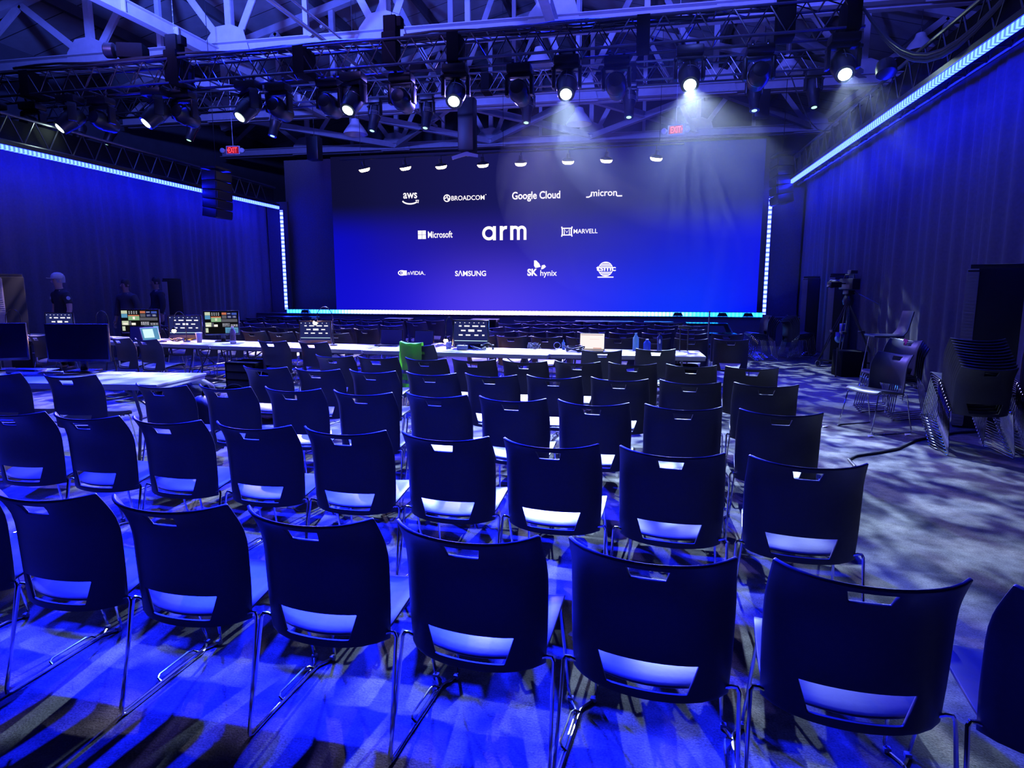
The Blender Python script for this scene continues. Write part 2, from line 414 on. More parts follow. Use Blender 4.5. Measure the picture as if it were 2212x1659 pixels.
# ================================================================ STAGE, SCREEN, LED STRIPS
def strip_material(name, axis, pitch, cols, base=0.25, power=1.0):
    """LED pixels along one object axis; cols = [(pos 0..1, (r,g,b))] over the strip's generated length"""
    m = bpy.data.materials.new(name); m.use_nodes = True; nt = m.node_tree; nt.nodes.clear()
    o = nt.nodes.new('ShaderNodeOutputMaterial'); e = nt.nodes.new('ShaderNodeEmission')
    tc = nt.nodes.new('ShaderNodeTexCoord'); s1 = nt.nodes.new('ShaderNodeSeparateXYZ'); s2 = nt.nodes.new('ShaderNodeSeparateXYZ')
    nt.links.new(tc.outputs['Object'], s1.inputs[0]); nt.links.new(tc.outputs['Generated'], s2.inputs[0])
    pp = nt.nodes.new('ShaderNodeMath'); pp.operation = 'PINGPONG'; pp.inputs[1].default_value = pitch / 2
    nt.links.new(s1.outputs[axis], pp.inputs[0])
    mr = nt.nodes.new('ShaderNodeMapRange'); mr.inputs['From Min'].default_value = 0.0; mr.inputs['From Max'].default_value = pitch / 2
    mr.inputs['To Min'].default_value = base; mr.inputs['To Max'].default_value = 1.4
    nt.links.new(pp.outputs[0], mr.inputs['Value'])
    rp = nt.nodes.new('ShaderNodeValToRGB')
    el = rp.color_ramp.elements
    while len(el) > 1: el.remove(el[-1])
    el[0].position = cols[0][0]; el[0].color = (*[c / 120.0 for c in cols[0][1]], 1)
    for p, c_ in cols[1:]:
        q = el.new(p); q.color = (*[c / 120.0 for c in c_], 1)
    nt.links.new(s2.outputs[axis], rp.inputs[0])
    mu = nt.nodes.new('ShaderNodeMath'); mu.operation = 'MULTIPLY'; mu.inputs[1].default_value = 120.0 * power
    nt.links.new(mr.outputs[0], mu.inputs[0])
    nt.links.new(rp.outputs[0], e.inputs[0]); nt.links.new(mu.outputs[0], e.inputs[1])
    nt.links.new(e.outputs[0], o.inputs[0])
    return m
BLU = (0.25, 0.60, 14.0)
SIDE = strip_material('led_side', 1, 0.085, [(0, (0.30, 0.75, 110.0)), (1, (0.50, 0.95, 110.0))])
STG = strip_material('led_stage', 0, 0.10, [(0.0, (0.05, 0.7, 9)), (0.12, (0.15, 1.4, 12)), (0.25, (2.0, 2.2, 14)), (0.40, (5.5, 3.6, 16)), (0.60, (5.0, 3.8, 16)), (0.74, (0.9, 3.6, 14)), (0.88, (0.06, 2.6, 12)), (1.0, (0.05, 1.8, 11))], power=2.6)
VRT = strip_material('led_upright', 2, 0.12, [(0, (0.9, 1.5, 60.0)), (1, (0.9, 1.3, 60.0))], base=0.02)
def led_strip(name, mat_, c, d, hc, hd, label):
    t = empty(name, c, 0, label, 'LED strip', 'LED strips framing the screen and the side drapes')
    m = MB(); m.box((0, 0, 0), d); m.build('diffuser', mat_, t, smooth=0)
    m = MB(); m.box(hc, hd); m.build('housing', M_BLACK, t, smooth=0)
    return t
X_L, X_R = -10.60, 3.27
SY = 18.0
led_strip('led_strip', SIDE, (3.48, 11.5, 4.0), (0.05, 13.0, 0.075), (0, 0, 0.075), (0.07, 13.0, 0.07), 'long blue LED strip under the black side truss, right of the seating')
led_strip('led_strip', SIDE, (-10.68, 12.2, 3.88), (0.05, 11.4, 0.075), (0, 0, 0.075), (0.07, 11.4, 0.07), 'long blue LED strip along the drape left of the seating')
led_strip('led_strip', STG, ((X_L + X_R) / 2, 17.86, 0.80), (X_R - X_L - 0.10, 0.04, 0.10), (0, 0.05, 0), (X_R - X_L - 0.1, 0.06, 0.13), 'horizontal LED strip along the foot of the screen, white at centre')
led_strip('led_strip', VRT, (X_L, 17.9, 2.33), (0.075, 0.04, 2.95), (0, 0.04, 0), (0.085, 0.04, 2.95), 'upright LED strip on the left edge of the screen wall')
led_strip('led_strip', VRT, (X_R, 17.9, 2.30), (0.075, 0.04, 2.98), (0, 0.04, 0), (0.085, 0.04, 2.98), 'upright LED strip on the right edge of the screen wall')

# stage platform
st = empty('stage_platform', (0, 0, 0), 0, 'low black stage platform running below the screen', 'stage')
m = MB(); m.box((-3.9, 18.05, 0.36), (16.6, 0.9, 0.72)); m.build('stage_body', mat('blue_black_fascia', (0.14, 0.14, 0.16), 0.7, noise=(3, 0.1)), st, smooth=0)
m = MB(); m.box((-3.9, 18.04, 0.735), (16.7, 0.94, 0.03)); m.build('stage_deck', mat('stage_deck_ply', (0.06, 0.06, 0.065), 0.5, noise=(5, 0.2)), st, smooth=0)
# masking wall
for x0, x1, lb in ((3.12, 4.15, 'narrow black masking flat between the screen and the right drape'), (-11.3, -10.62, 'narrow black masking flat between the left drape and the screen wall')):
    m = MB(); m.box(((x0 + x1) / 2, 18.30, 2.05), (x1 - x0, 0.06, 4.1)); tag(m.build('masking_flat', M_VELOUR, smooth=0), lb, 'stage flat')
m = MB(); m.box((-3.65, 18.42, 3.05), (14.1, 0.12, 4.55)); tag(m.build('masking_wall', M_VELOUR, smooth=0), 'black masking flat standing behind the big screen', 'stage flat')

def screen_material():
    m = bpy.data.materials.new('stage_screen'); m.use_nodes = True; nt = m.node_tree; nt.nodes.clear()
    o = nt.nodes.new('ShaderNodeOutputMaterial'); e = nt.nodes.new('ShaderNodeEmission'); e.inputs[1].default_value = 1.0
    tc = nt.nodes.new('ShaderNodeTexCoord'); s = nt.nodes.new('ShaderNodeSeparateXYZ')
    nt.links.new(tc.outputs['Generated'], s.inputs[0])
    def ramp(els):
        r = nt.nodes.new('ShaderNodeValToRGB'); el = r.color_ramp.elements
        r.color_ramp.interpolation = 'B_SPLINE'
        while len(el) > 1: el.remove(el[-1])
        el[0].position = els[0][0]; el[0].color = (*els[0][1], 1)
        for p, c_ in els[1:]: q = el.new(p); q.color = (*c_, 1)
        nt.links.new(s.outputs[0], r.inputs[0]); return r
    bot = ramp([(0.0, (0.004, 0.004, 0.62)), (0.2, (0.012, 0.008, 0.68)), (0.36, (0.09, 0.05, 0.85)), (0.5, (0.065, 0.045, 0.82)), (0.7, (0.004, 0.025, 0.95)), (0.88, (0.002, 0.035, 1.0)), (1.0, (0.002, 0.003, 0.95))])
    midr = ramp([(0.0, (0.003, 0.003, 0.55)), (0.12, (0.006, 0.005, 0.38)), (0.35, (0.022, 0.014, 0.24)), (0.6, (0.015, 0.014, 0.30)), (0.85, (0.003, 0.010, 0.62)), (1.0, (0.002, 0.004, 0.80))])
    top = ramp([(0.0, (0.004, 0.004, 0.035)), (0.12, (0.006, 0.006, 0.05)), (0.4, (0.010, 0.009, 0.10)), (0.75, (0.008, 0.012, 0.15)), (1.0, (0.004, 0.006, 0.22))])
    def mr(a, b):
        q = nt.nodes.new('ShaderNodeMapRange'); q.interpolation_type = 'SMOOTHSTEP'
        q.inputs['From Min'].default_value = a; q.inputs['From Max'].default_value = b
        nt.links.new(s.outputs[2], q.inputs['Value']); return q
    a = nt.nodes.new('ShaderNodeMix'); a.data_type = 'RGBA'; b = nt.nodes.new('ShaderNodeMix'); b.data_type = 'RGBA'
    r1 = mr(0.0, 0.52); r2 = mr(0.44, 0.70)
    nt.links.new(r1.outputs[0], a.inputs[0]); nt.links.new(bot.outputs[0], a.inputs[6]); nt.links.new(midr.outputs[0], a.inputs[7])
    nt.links.new(r2.outputs[0], b.inputs[0]); nt.links.new(a.outputs[2], b.inputs[6]); nt.links.new(top.outputs[0], b.inputs[7])
    nt.links.new(b.outputs[2], e.inputs[0]); nt.links.new(e.outputs[0], o.inputs[0])
    return m
scr = empty('stage_screen', (0, 18.0, 0.78), 0, 'huge stage screen showing white company logos on a deep blue gradient', 'screen')
m = MB(); m.box((-2.95, 0.06, 2.30), (12.1, 0.08, 4.44)); o = m.build('display_panel', screen_material(), scr, smooth=0)
m = MB(); m.box((-2.95, 0.08, 0.025), (12.1, 0.06, 0.11)); m.build('screen_base', M_BLACK, scr, smooth=0)

# ---------------------------------------------------------------- lettering on the screen
def text_geo(body, bold=0.0, space=1.0, res=4):
    cu = bpy.data.curves.new('lettering', 'FONT'); cu.body = body; cu.size = 1; cu.offset = bold
    cu.space_character = space; cu.resolution_u = res; cu.extrude = 0
    cu.fill_mode = 'FRONT' if hasattr(cu, 'fill_mode') else cu.fill_mode
    ob = bpy.data.objects.new('lettering', cu); COL.objects.link(ob)
    dg = bpy.context.evaluated_depsgraph_get(); dg.update()
    me = bpy.data.meshes.new_from_object(ob.evaluated_get(dg))
    V = [(v.co.x, v.co.y) for v in me.vertices]; Fs = [list(p.vertices) for p in me.polygons]
    bpy.data.objects.remove(ob); bpy.data.curves.remove(cu); bpy.data.meshes.remove(me)
    return V, Fs
def fit_text(mb, body, x0, z0, x1, z1, y=0.0, bold=0.02, space=1.0, res=4):
    V, Fs = text_geo(body, bold, space, res)
    if not V: return
    ax, bx = min(v[0] for v in V), max(v[0] for v in V); az, bz = min(v[1] for v in V), max(v[1] for v in V)
    sx = (x1 - x0) / (bx - ax); sz = (z1 - z0) / (bz - az)
    mb.add([(x0 + (v[0] - ax) * sx, y, z0 + (v[1] - az) * sz) for v in V], Fs)
YS = -0.045   # just proud of the panel, in the screen's own frame
def disc(mb, cx, cz, rx, rz, n=28, a0=0, a1=360, inner=0.0, y=YS):
    N = n; full = (a1 - a0) >= 359.9
    pts = [(a0 + (a1 - a0) * k / N) for k in range(N + (0 if full else 1))]
    o_ = [(cx + rx * math.cos(R(a)), y, cz + rz * math.sin(R(a))) for a in pts]
    if inner <= 0:
        mb.add(o_, [list(range(len(o_)))])
    else:
        i_ = [(cx + rx * inner * math.cos(R(a)), y, cz + rz * inner * math.sin(R(a))) for a in pts]
        n_ = len(o_); mb.add(o_ + i_, [[k, (k + 1) % n_, n_ + (k + 1) % n_, n_ + k] for k in range(n_ if full else n_ - 1)])
def stroke(mb, pts, wd, y=YS):
    P = [Vector((p[0], 0, p[1])) for p in pts]; L = []; Rr = []
    for i, p in enumerate(P):
        t = (P[min(i + 1, len(P) - 1)] - P[max(i - 1, 0)]).normalized(); nn = Vector((-t.z, 0, t.x)) * wd / 2
        L.append(p + nn); Rr.append(p - nn)
    vs_ = [(q.x, y, q.z) for q in L] + [(q.x, y, q.z) for q in Rr]; n_ = len(P)
    mb.add(vs_, [[k, k + 1, n_ + k + 1, n_ + k] for k in range(n_ - 1)])
def arcp(cx, cz, rx, rz, a0, a1, n=14): return [(cx + rx * math.cos(R(a0 + (a1 - a0) * k / n)), cz + rz * math.sin(R(a0 + (a1 - a0) * k / n))) for k in range(n + 1)]
Z0 = 0.78
def logo(fn, label):
    m_ = MB(); fn(m_)
    m_.v = [(p[0], p[1], p[2] - Z0) for p in m_.v]
    o_ = m_.build('logo', M_TEXT, scr, smooth=0); o_['label'] = label
def L_aws(m_):
    fit_text(m_, 'aws', -6.75, 4.05, -6.33, 4.21, YS, 0.015)
    stroke(m_, arcp(-6.54, 4.03, 0.25, 0.13, 200, 325), 0.04); stroke(m_, [(-6.38, 3.99), (-6.29, 3.995), (-6.31, 3.92)], 0.03)
def L_broad(m_):
    disc(m_, -5.44, 4.03, 0.105, 0.105, inner=0.72)
    stroke(m_, [(-5.52, 4.03), (-5.475, 4.03), (-5.44, 4.10), (-5.40, 3.97), (-5.37, 4.03)], 0.03)
    fit_text(m_, 'BROADCOM', -5.31, 3.96, -4.34, 4.09, YS, 0.012); disc(m_, -4.30, 4.10, 0.014, 0.014, 8)
def L_goog(m_): fit_text(m_, 'Google Cloud', -3.55, 3.88, -2.2, 4.15, YS, 0.02)
def L_micron(m_):
    fit_text(m_, 'micron', -1.36, 3.97, -0.66, 4.14, YS, 0.012)
    stroke(m_, [(-1.49, 3.955), (-1.42, 3.955), (-1.37, 3.98), (-1.34, 4.05)], 0.035); stroke(m_, [(-0.68, 4.0), (-0.65, 3.965), (-0.52, 3.965)], 0.035)
def L_ms(m_):
    for a in (0, 1):
        for b in (0, 1):
            x_, z_ = -6.33 + a * 0.125, 2.905 + b * 0.125
            m_.add([(x_, YS, z_), (x_ + .115, YS, z_), (x_ + .115, YS, z_ + .115), (x_, YS, z_ + .115)], [[0, 1, 2, 3]])
    fit_text(m_, 'Microsoft', -6.03, 2.93, -5.29, 3.12, YS, 0.015)
def L_arm(m_):
    h0, h1, wd = 2.84, 3.23, 0.088
    mid = (h0 + h1) / 2; hh = (h1 - h0) / 2 - wd / 2
    disc(m_, -4.22, mid, hh + wd / 2, (h1 - h0) / 2, inner=0.58); stroke(m_, [(-4.06, h0), (-4.06, h1)], wd)
    stroke(m_, [(-3.86, h0), (-3.86, h1)], wd); stroke(m_, arcp(-3.72, mid + 0.02, 0.14, hh - 0.02, 180, 80), wd)
    for x_ in (-3.56, -3.38, -3.20): pass
    stroke(m_, [(-3.56, h0), (-3.56, h1)], wd)
    for c_ in (-3.465, -3.275):
        stroke(m_, [(c_ - 0.095, mid)] + arcp(c_, mid + 0.06, 0.095, 0.095, 180, 0, 12) + [(c_ + 0.095, h0)], wd * 0.92)
def L_marv(m_):
    x0, x1, z0, z1 = -2.15, -1.86, 2.91, 3.18
    stroke(m_, [(x0, z0), (x0 + .02, z0 + .08), (x0 + .02, z1 - .08), (x0, z1)], 0.035); stroke(m_, [(x1, z0), (x1 - .02, z0 + .08), (x1 - .02, z1 - .08), (x1, z1)], 0.035)
    stroke(m_, [(x0, z1 - .045), (x1, z1 - .045)], 0.03); stroke(m_, [(x0, z0 + .045), (x1, z0 + .045)], 0.03)
    stroke(m_, [(x0 + .075, z0 + .06), (x0 + .075, z1 - .06), (-2.005, 3.02), (x1 - .075, z1 - .06), (x1 - .075, z0 + .06)], 0.025)
    fit_text(m_, 'MARVELL', -1.82, 2.99, -1.16, 3.11, YS, 0.012)
def L_nv(m_):
    m_.add([(-6.83, YS, 1.87), (-6.70, YS, 1.87), (-6.70, YS, 2.01), (-6.83, YS, 2.01)], [[0, 1, 2, 3]])
    stroke(m_, arcp(-6.85, 1.94, 0.11, 0.065, 60, 300, 16), 0.03); stroke(m_, arcp(-6.84, 1.94, 0.05, 0.03, 60, 300, 10), 0.02)
    fit_text(m_, 'nVIDIA', -6.67, 1.88, -6.17, 1.99, YS, 0.012); disc(m_, -6.145, 1.885, 0.012, 0.012, 8)
def L_sam(m_): fit_text(m_, 'S\u039bMSUNG', -5.23, 1.84, -4.31, 2.0, YS, 0.02)
def L_sk(m_):
    fit_text(m_, 'SK', -3.11, 1.84, -2.82, 2.04, YS, 0.04); fit_text(m_, 'hynix', -2.74, 1.79, -2.27, 2.0, YS, 0.012)
    m_.add([(-2.92, YS, 2.27), (-2.86, YS, 2.27), (-2.77, YS, 2.18), (-2.73, YS, 2.09), (-2.88, YS, 2.06), (-2.92, YS, 2.12)], [[0, 1, 2, 3, 4, 5]])
    m_.add([(-2.70, YS, 2.13), (-2.62, YS, 2.15), (-2.58, YS, 2.09), (-2.66, YS, 2.03), (-2.72, YS, 2.02)], [[0, 1, 2, 3, 4]])
def L_tsmc(m_):
    for k in range(9):
        z_ = 1.845 + k * 0.043; hw = math.sqrt(max(0.0, 0.195 ** 2 - (z_ - 2.02) ** 2))
        if 0.0 < hw and not (1.97 < z_ < 2.06): stroke(m_, [(-0.92 - hw, z_), (-0.92 + hw, z_)], 0.028)
    disc(m_, -0.92, 2.02, 0.20, 0.20, inner=0.90)
    fit_text(m_, 'tsmc', -1.18, 1.965, -0.64, 2.10, YS - 0.004, 0.02)
    stroke(m_, [(-1.14, 1.80), (-0.70, 1.80)], 0.03)
for fn, lb in ((L_aws, 'three white letters over a curved arrow, top row of the screen'), (L_broad, 'white capital lettering after a ringed wave, top row of the screen'),
               (L_goog, 'two white words in rounded lettering, top row of the screen'), (L_micron, 'white lower case lettering with long tails, top right of the screen'),
               (L_ms, 'white lettering after four small squares, middle row'), (L_arm, 'large white three letter logo at the screen centre'),
               (L_marv, 'white capital lettering after a framed letter M, middle row'), (L_nv, 'white lettering after an eye shaped mark, bottom row'),
               (L_sam, 'bold white capitals, bottom row of the screen'), (L_sk, 'white lettering under a butterfly mark, bottom row'), (L_tsmc, 'white letters across a striped globe, bottom row')):
    logo(fn, lb)

# stage steps at the right end, dark cabinets below the stage front
t = empty('stage_steps', (1.85, 15.2, 0), 0, 'black wheeled steps leading up to the stage at its right end', 'steps')
for k, (y0, z) in enumerate(((0.0, 0.22), (0.55, 0.45), (1.10, 0.66))):
    m = MB(); m.box((0.1 - 0.15 * k, y0, z - 0.03), (0.95, 0.50, 0.05)); m.build('tread', M_BEZEL, t, smooth=0)
m = MB()
for sx in (-0.42, 0.42):
    m.poly([(sx + 0.1, -0.22, 0.0), (sx + 0.1, 1.4, 0.0), (sx - 0.2, 1.4, 0.62), (sx - 0.15, 0.9, 0.62), (sx, 0.0, 0.18)], 0.03, (1, 0, 0))
m.build('side_panel', M_BLACK, t, smooth=0)
def cabinet(x0, x1, z0, z1, y, label):
    t = empty('bass_cabinet', ((x0 + x1) / 2, y, 0), 0, label, 'speaker', 'black cabinets in front of the stage')
    m = MB(); m.box((0, 0, z1 / 2), (x1 - x0, 0.5, z1), bev=0.01); m.build('cabinet_body', M_BLACK, t)
    m = MB(); m.box((0, -0.26, z1 / 2), ((x1 - x0) * 0.92, 0.02, z1 * 0.88)); m.build('grille', M_CLOTH, t, smooth=0)
cabinet(-10.6, -9.15, 0, 0.68, 17.0, 'black cabinet before the stage, behind the monitor left of centre')
cabinet(-7.0, -6.25, 0, 0.66, 17.0, 'small black cabinet before the stage, between the monitors on the long tables')
cabinet(-4.5, -3.75, 0, 0.66, 17.0, 'black cabinet before the stage, behind the monitor at centre')
cabinet(-1.65, -0.1, 0, 0.64, 17.0, 'wide black cabinet before the stage at right of centre')
cabinet(0.15, 0.9, 0, 0.64, 17.0, 'black cabinet before the stage nearest the steps')
# small foldback wedges on the stage lip
for i, (x, lb) in enumerate(((-9.9, 'small black box on the stage lip at the left end of the light strip'), (1.05, 'small black wedge covering the strip above the steps'), (2.2, 'small black wedge on the stage lip right of the steps'), (2.85, 'small black wedge on the stage lip next to the right upright strip'))):
    m = MB(); m.poly([(x - 0.14, 17.74, 0.755), (x + 0.14, 17.74, 0.755), (x + 0.09, 17.74, 0.85), (x - 0.09, 17.74, 0.85)], -0.10)
    tag(m.build('foldback_wedge', M_BLACK, smooth=0), lb, 'speaker', 'small wedges on the stage lip')

# ---- warm downlights in front of the screen, hanging on a slim bar
bar_ = MB(); bar_.tube([(-8.2, 17.0, 5.0), (1.0, 17.0, 5.05)], 0.024, 8)
for x in (-7.6, -3.6, 0.4): bar_.tube([(x, 17.0, 5.02), (x, 17.0, roof_z(x) - 0.05)], 0.006, 5)
tag(bar_.build('lighting_bar', M_BLACK), 'thin black bar carrying the warm downlights over the stage front', 'lighting bar')
DLX = (-7.5, -6.31, -5.3, -4.15, -3.13, -1.89, -0.91, 0.33)
for i, x in enumerate(DLX):
    t = empty('stage_downlight', (x, 17.0, 4.74), 0, 'warm white downlight glowing above the screen, %s from the left' % ORD[i], 'stage light', 'row of warm downlights above the screen')
    tilt = 0.18 * (x + 3.5) / 4
    Mx = Matrix.Rotation(R(16), 4, 'X') @ Matrix.Rotation(tilt * 0.8, 4, 'Y')
    m = MB(); m.lathe([(0.15, 0.0), (0.155, 0.02), (0.13, 0.05), (0.05, 0.07), (0.04, 0.19)], 20, Mx); m.build('lamp_body', M_BLACK, t)
    m = MB(); m.lathe([(0.148, 0.0), (0.152, -0.012), (0.13, -0.05), (0.132, -0.055), (0.09, -0.075), (0.0, -0.08)], 22, Mx); m.build('lens', M_LAMPW, t)
    m = MB(); m.tube([(0, 0, 0.17), (0, 0, 0.29)], 0.012, 6); m.build('clamp', M_BLACK, t)

# ================================================================ TRUSSES
def box_truss(name, p0, p1, size, label, step=0.5, r=0.024, sleeves=(), ladder=True, group=None):
    """square lattice truss from p0 to p1 (bottom front chord), size = edge"""
    p0 = Vector(p0); p1 = Vector(p1); d = (p1 - p0); L = d.length; d.normalize()
    side = Vector((-d.y, d.x, 0)).normalized(); up = Vector((0, 0, 1))
    t = empty(name, p0, 0, label, 'truss', group)
    for a in (0, 1):
        for b in (0, 1):
            q = side * size * a + up * size * b
            m = MB(); m.tube([q, q + d * L], r, 8); m.build('chord', M_TRUSS, t)
    m = MB(); n = int(L / step)
    for k in range(n):
        s0, s1, sm = d * (k * step), d * ((k + 1) * step), d * ((k + 0.5) * step)
        for a in (0, 1):
            q = side * size * a
            m.tube([q + s0, q + sm + up * size], r * 0.45, 5); m.tube([q + sm + up * size, q + s1], r * 0.45, 5)
        for b in (0, 1):
            q = up * size * b
            m.tube([q + s0, q + s0 + side * size], r * 0.6, 5)
            if b == 1: m.tube([q + s0, q + s1 + side * size], r * 0.45, 5)
    m.build('lacing', M_TRUSS, t)
    for s in sleeves:
        m = MB(); c_ = d * s + side * size / 2 + up * size / 2
        Mr = Matrix((d, side, up)).transposed()
        m.box(c_, (0.20, size * 1.12, size * 1.12), Mr, 0.01); m.build('joint_sleeve', M_CLOTH, t)
    return t
T1Y, T1Z, T2Y, T2Z = 10.5, 5.10, 15.0, 5.96
box_truss('lighting_truss', (-14.5, T1Y, T1Z - 0.06), (3.05, T1Y, T1Z + 0.10), 0.40, 'nearer black lattice truss with large moving lights hanging across the hall', sleeves=(3.2, 6.35, 8.75, 11.45, 14.45, 17.4))
box_truss('lighting_truss', (-16.0, T2Y, T2Z), (3.75, T2Y, T2Z + 0.05), 0.38, 'farther black lattice truss with slim spotlights, in front of the stage', sleeves=(2.4, 6.4, 9.4, 12.4, 15.7, 17.0))
# side trusses, draped
def side_truss(x, z, y0, y1, label):
    t = empty('side_truss', (x, y0, z), 0, label, 'truss', 'black side trusses above the drapes')
    L = y1 - y0
    for a in (0, 0.42):
        for b in (0, 0.45):
            m = MB(); m.tube([(a, 0, b), (a, L, b)], 0.026, 8); m.build('chord', M_TRUSS, t)
    m = MB(); k = 0.0
    while k < L - 0.5:
        for a in (0, 0.42):
            m.tube([(a, k, 0), (a, k + 0.25, 0.45)], 0.012, 5); m.tube([(a, k + 0.25, 0.45), (a, k + 0.5, 0)], 0.012, 5)
        m.tube([(0, k, 0), (0.42, k, 0)], 0.014, 5); m.tube([(0, k, 0.45), (0.42, k, 0.45)], 0.014, 5); k += 0.5
    m.build('lacing', M_TRUSS, t)
    m = MB(); m.box((0.21, L / 2, 0.22), (0.30, L, 0.36)); m.build('black_drape_wrap', M_CLOTH, t, smooth=0)
side_truss(3.50, 4.12, -1.2, 17.95, 'draped black truss on the right, above the long blue light strip')
side_truss(-11.12, 4.0, -1.2, 17.8, 'draped black truss on the left, above the blue light strip')

# drapes: pleated black curtains hanging along both sides
def drape(x, y0, y1, z1, seed, label, amp=0.05, parent=None):
    rnd = random.Random(seed); m = MB(); y = y0; vs_ = []; i = 0; ph = 0
    rows = (0.02, 0.9, 2.1, 3.2, z1)
    pts = []
    while y < y1:
        pts.append(y); y += 0.035
    offs = []
    w1, w2 = rnd.uniform(5, 6), rnd.uniform(17, 21)
    for y in pts:
        offs.append((math.sin(y * w1 + 2 * math.sin(y * 0.9)) * amp * 0.7, math.sin(y * w2 + 3 * math.sin(y * 1.7 + seed)) * amp * 0.45, rnd.uniform(-0.004, 0.004)))
    for j, z in enumerate(rows):
        k_ = 1.0 + 0.35 * (1 - z / z1)
        for y, (a, b, c_) in zip(pts, offs): vs_.append((x + a * k_ + b + c_, y + 0.02 * math.sin(j * 1.3 + y), z))
    n = len(pts)
    fs_ = [[j * n + k, j * n + k + 1, (j + 1) * n + k + 1, (j + 1) * n + k] for j in range(len(rows) - 1) for k in range(n - 1)]
    m.add(vs_, fs_)
    o = m.build('drape', M_DRAPE, smooth=60)
    return tag(o, label, 'curtain', 'black drapes along the hall sides')
M_DRAPE = mat('blackout_velour', (0.085, 0.075, 0.085), 0.75, spec=0.35, noise=(25, 0.25))
drape(4.22, -1.2, 18.6, 4.6, 3, 'tall pleated black drape hanging along the right side of the hall')
drape(-11.35, -1.2, 18.3, 4.45, 5, 'tall pleated black drape hanging along the left side of the hall')

# ================================================================ MOVING LIGHTS
def mover(loc, aim, kind, label, lit=1, group=None, lamp=None):
    """clamps + base + yoke hanging from the truss; the head pivots in the yoke and looks along aim"""
    t = empty('moving_light', loc, 0, label, 'stage light', group)
    s = 1.0 if kind == 'big' else 0.80
    m = MB(); m.box((0, 0, -0.12 * s), (0.40 * s, 0.27 * s, 0.13 * s), bev=0.03); m.build('base_box', M_BLACK, t)
    m = MB()
    for dx in (-0.11 * s, 0.11 * s):
        m.tube([(dx, 0, -0.06), (dx, 0, 0.0)], 0.018, 6); m.tube([(dx - .02, 0, 0.02), (dx + .02, 0, 0.02)], 0.035, 8)
    m.build('clamp', M_TRUSS, t)
    pz = -0.47 * s
    ax = Vector(aim).normalized()
    yaw = math.atan2(-ax.x, -ax.y) if abs(ax.x) + abs(ax.y) > 1e-3 else 0.0     # yoke turns so the arms flank the beam
    Mz = Matrix.Rotation(-yaw, 3, 'Z')
    m = MB()
    m.box(Mz @ Vector((0, 0, -0.22 * s)), (0.42 * s, 0.14 * s, 0.06 * s), Mz, 0.015)
    for sx in (-1, 1):
        m.box(Mz @ Vector((sx * 0.205 * s, 0, -0.37 * s)), (0.055 * s, 0.15 * s, 0.32 * s), Mz, 0.02)
        m.box(Mz @ Vector((sx * 0.215 * s, -0.02, -0.25 * s)), (0.05 * s, 0.17 * s, 0.05 * s), Mz, 0.015)
    m.build('yoke', M_BLACK, t)
    q = ax.to_track_quat('Z', 'Y').to_matrix().to_4x4()
    P = Matrix.Translation(Vector((0, 0, pz))) @ q
    m = MB()
    if kind == 'big': prof = [(0.02, -0.235), (0.11, -0.22), (0.155, -0.15), (0.165, -0.04), (0.165, 0.06), (0.15, 0.12), (0.135, 0.26), (0.13, 0.27), (0.12, 0.27)]
    else: prof = [(0.02, -0.22), (0.10, -0.20), (0.14, -0.12), (0.14, 0.10), (0.115, 0.16), (0.10, 0.42), (0.105, 0.43), (0.09, 0.43)]
    m.lathe(prof, 20, P)
    h = m.build('head', M_BLACK, t)
    rl, hl = (0.098, 0.262) if kind == 'big' else (0.078, 0.41)
    if lamp:      # the lamp of this fixture, just outside its lens and looking along the head
        L0 = Vector(loc) + P @ Vector((0, 0, hl + 0.06)); spot('spot_lamp', L0, L0 + ax, lamp[0], lamp[1], lamp[2], 0.6, 0.03, lamp[3])
    m = MB(); m.lathe([(rl, hl), (rl * 0.8, hl + 0.018), (rl * 0.4, hl + 0.028), (0.0, hl + 0.03)], 20, P)
    m.build('lens', (M_LENS if lit == 2 else M_LENSD if lit == 1 else M_BEZEL), h)
    m = MB()
    for k in range(3): m.tube([P @ Vector(((0.168 - 0.01 * k) * math.cos(a * 0.2), (0.168 - 0.01 * k) * math.sin(a * 0.2), 0.0 + 0.03 * k)) for a in range(-9, 10)], 0.004, 5)
    m.tube([P @ Vector((0.0, 0.172, z_)) for z_ in (-0.12, 0.0, 0.10)], 0.007, 5)
    m.build('trim_ring', mat('grey_trim', (0.45, 0.45, 0.47), 0.25, 0.6, noise=(30, 0.1)), h)
    return t
TZ = T1Z + 0.02
V2 = (0.66, 0.60, 1.0)
LIT = [(-12.14, (-0.75, -0.8, -0.9), None), (-10.40, (-0.7, -0.8, -0.95), None), (-8.60, (-0.62, -0.75, -1.0), (3600, (0.85, 0.66, 1.0), 40, (*H, 6.2))), (-6.75, (-0.50, -0.75, -1.0), (2200, V2, 50, (*H, 3.6))),
       (-4.80, (-0.22, -0.85, -1.1), (3300, WHITE, 56, (*G, 9.4))), (-3.02, (0.10, -1.0, -1.0), (6800, WHITE, 54, (*H, 1.3))), (-1.21, (0.06, -1.0, -1.05), (5000, WHITE, 50, (*G, 4.1))),
       (0.65, (0.03, -1.0, -0.95), (8800, WHITE, 50, (*H, 7.7))), (2.80, (-0.04, -1.0, -0.95), (2800, WHITE, 54, (13.0, 0.53, 0.64, 2.2)))]
for i, (x, aim, lamp) in enumerate(LIT):
    mover((x, T1Y + 0.05, TZ - 0.02 + 0.009 * (x + 6)), aim, 'big', 'lit moving light with bright lens, %s from the left on the nearer truss' % ORD[i], 2, 'moving lights on the nearer truss', lamp)
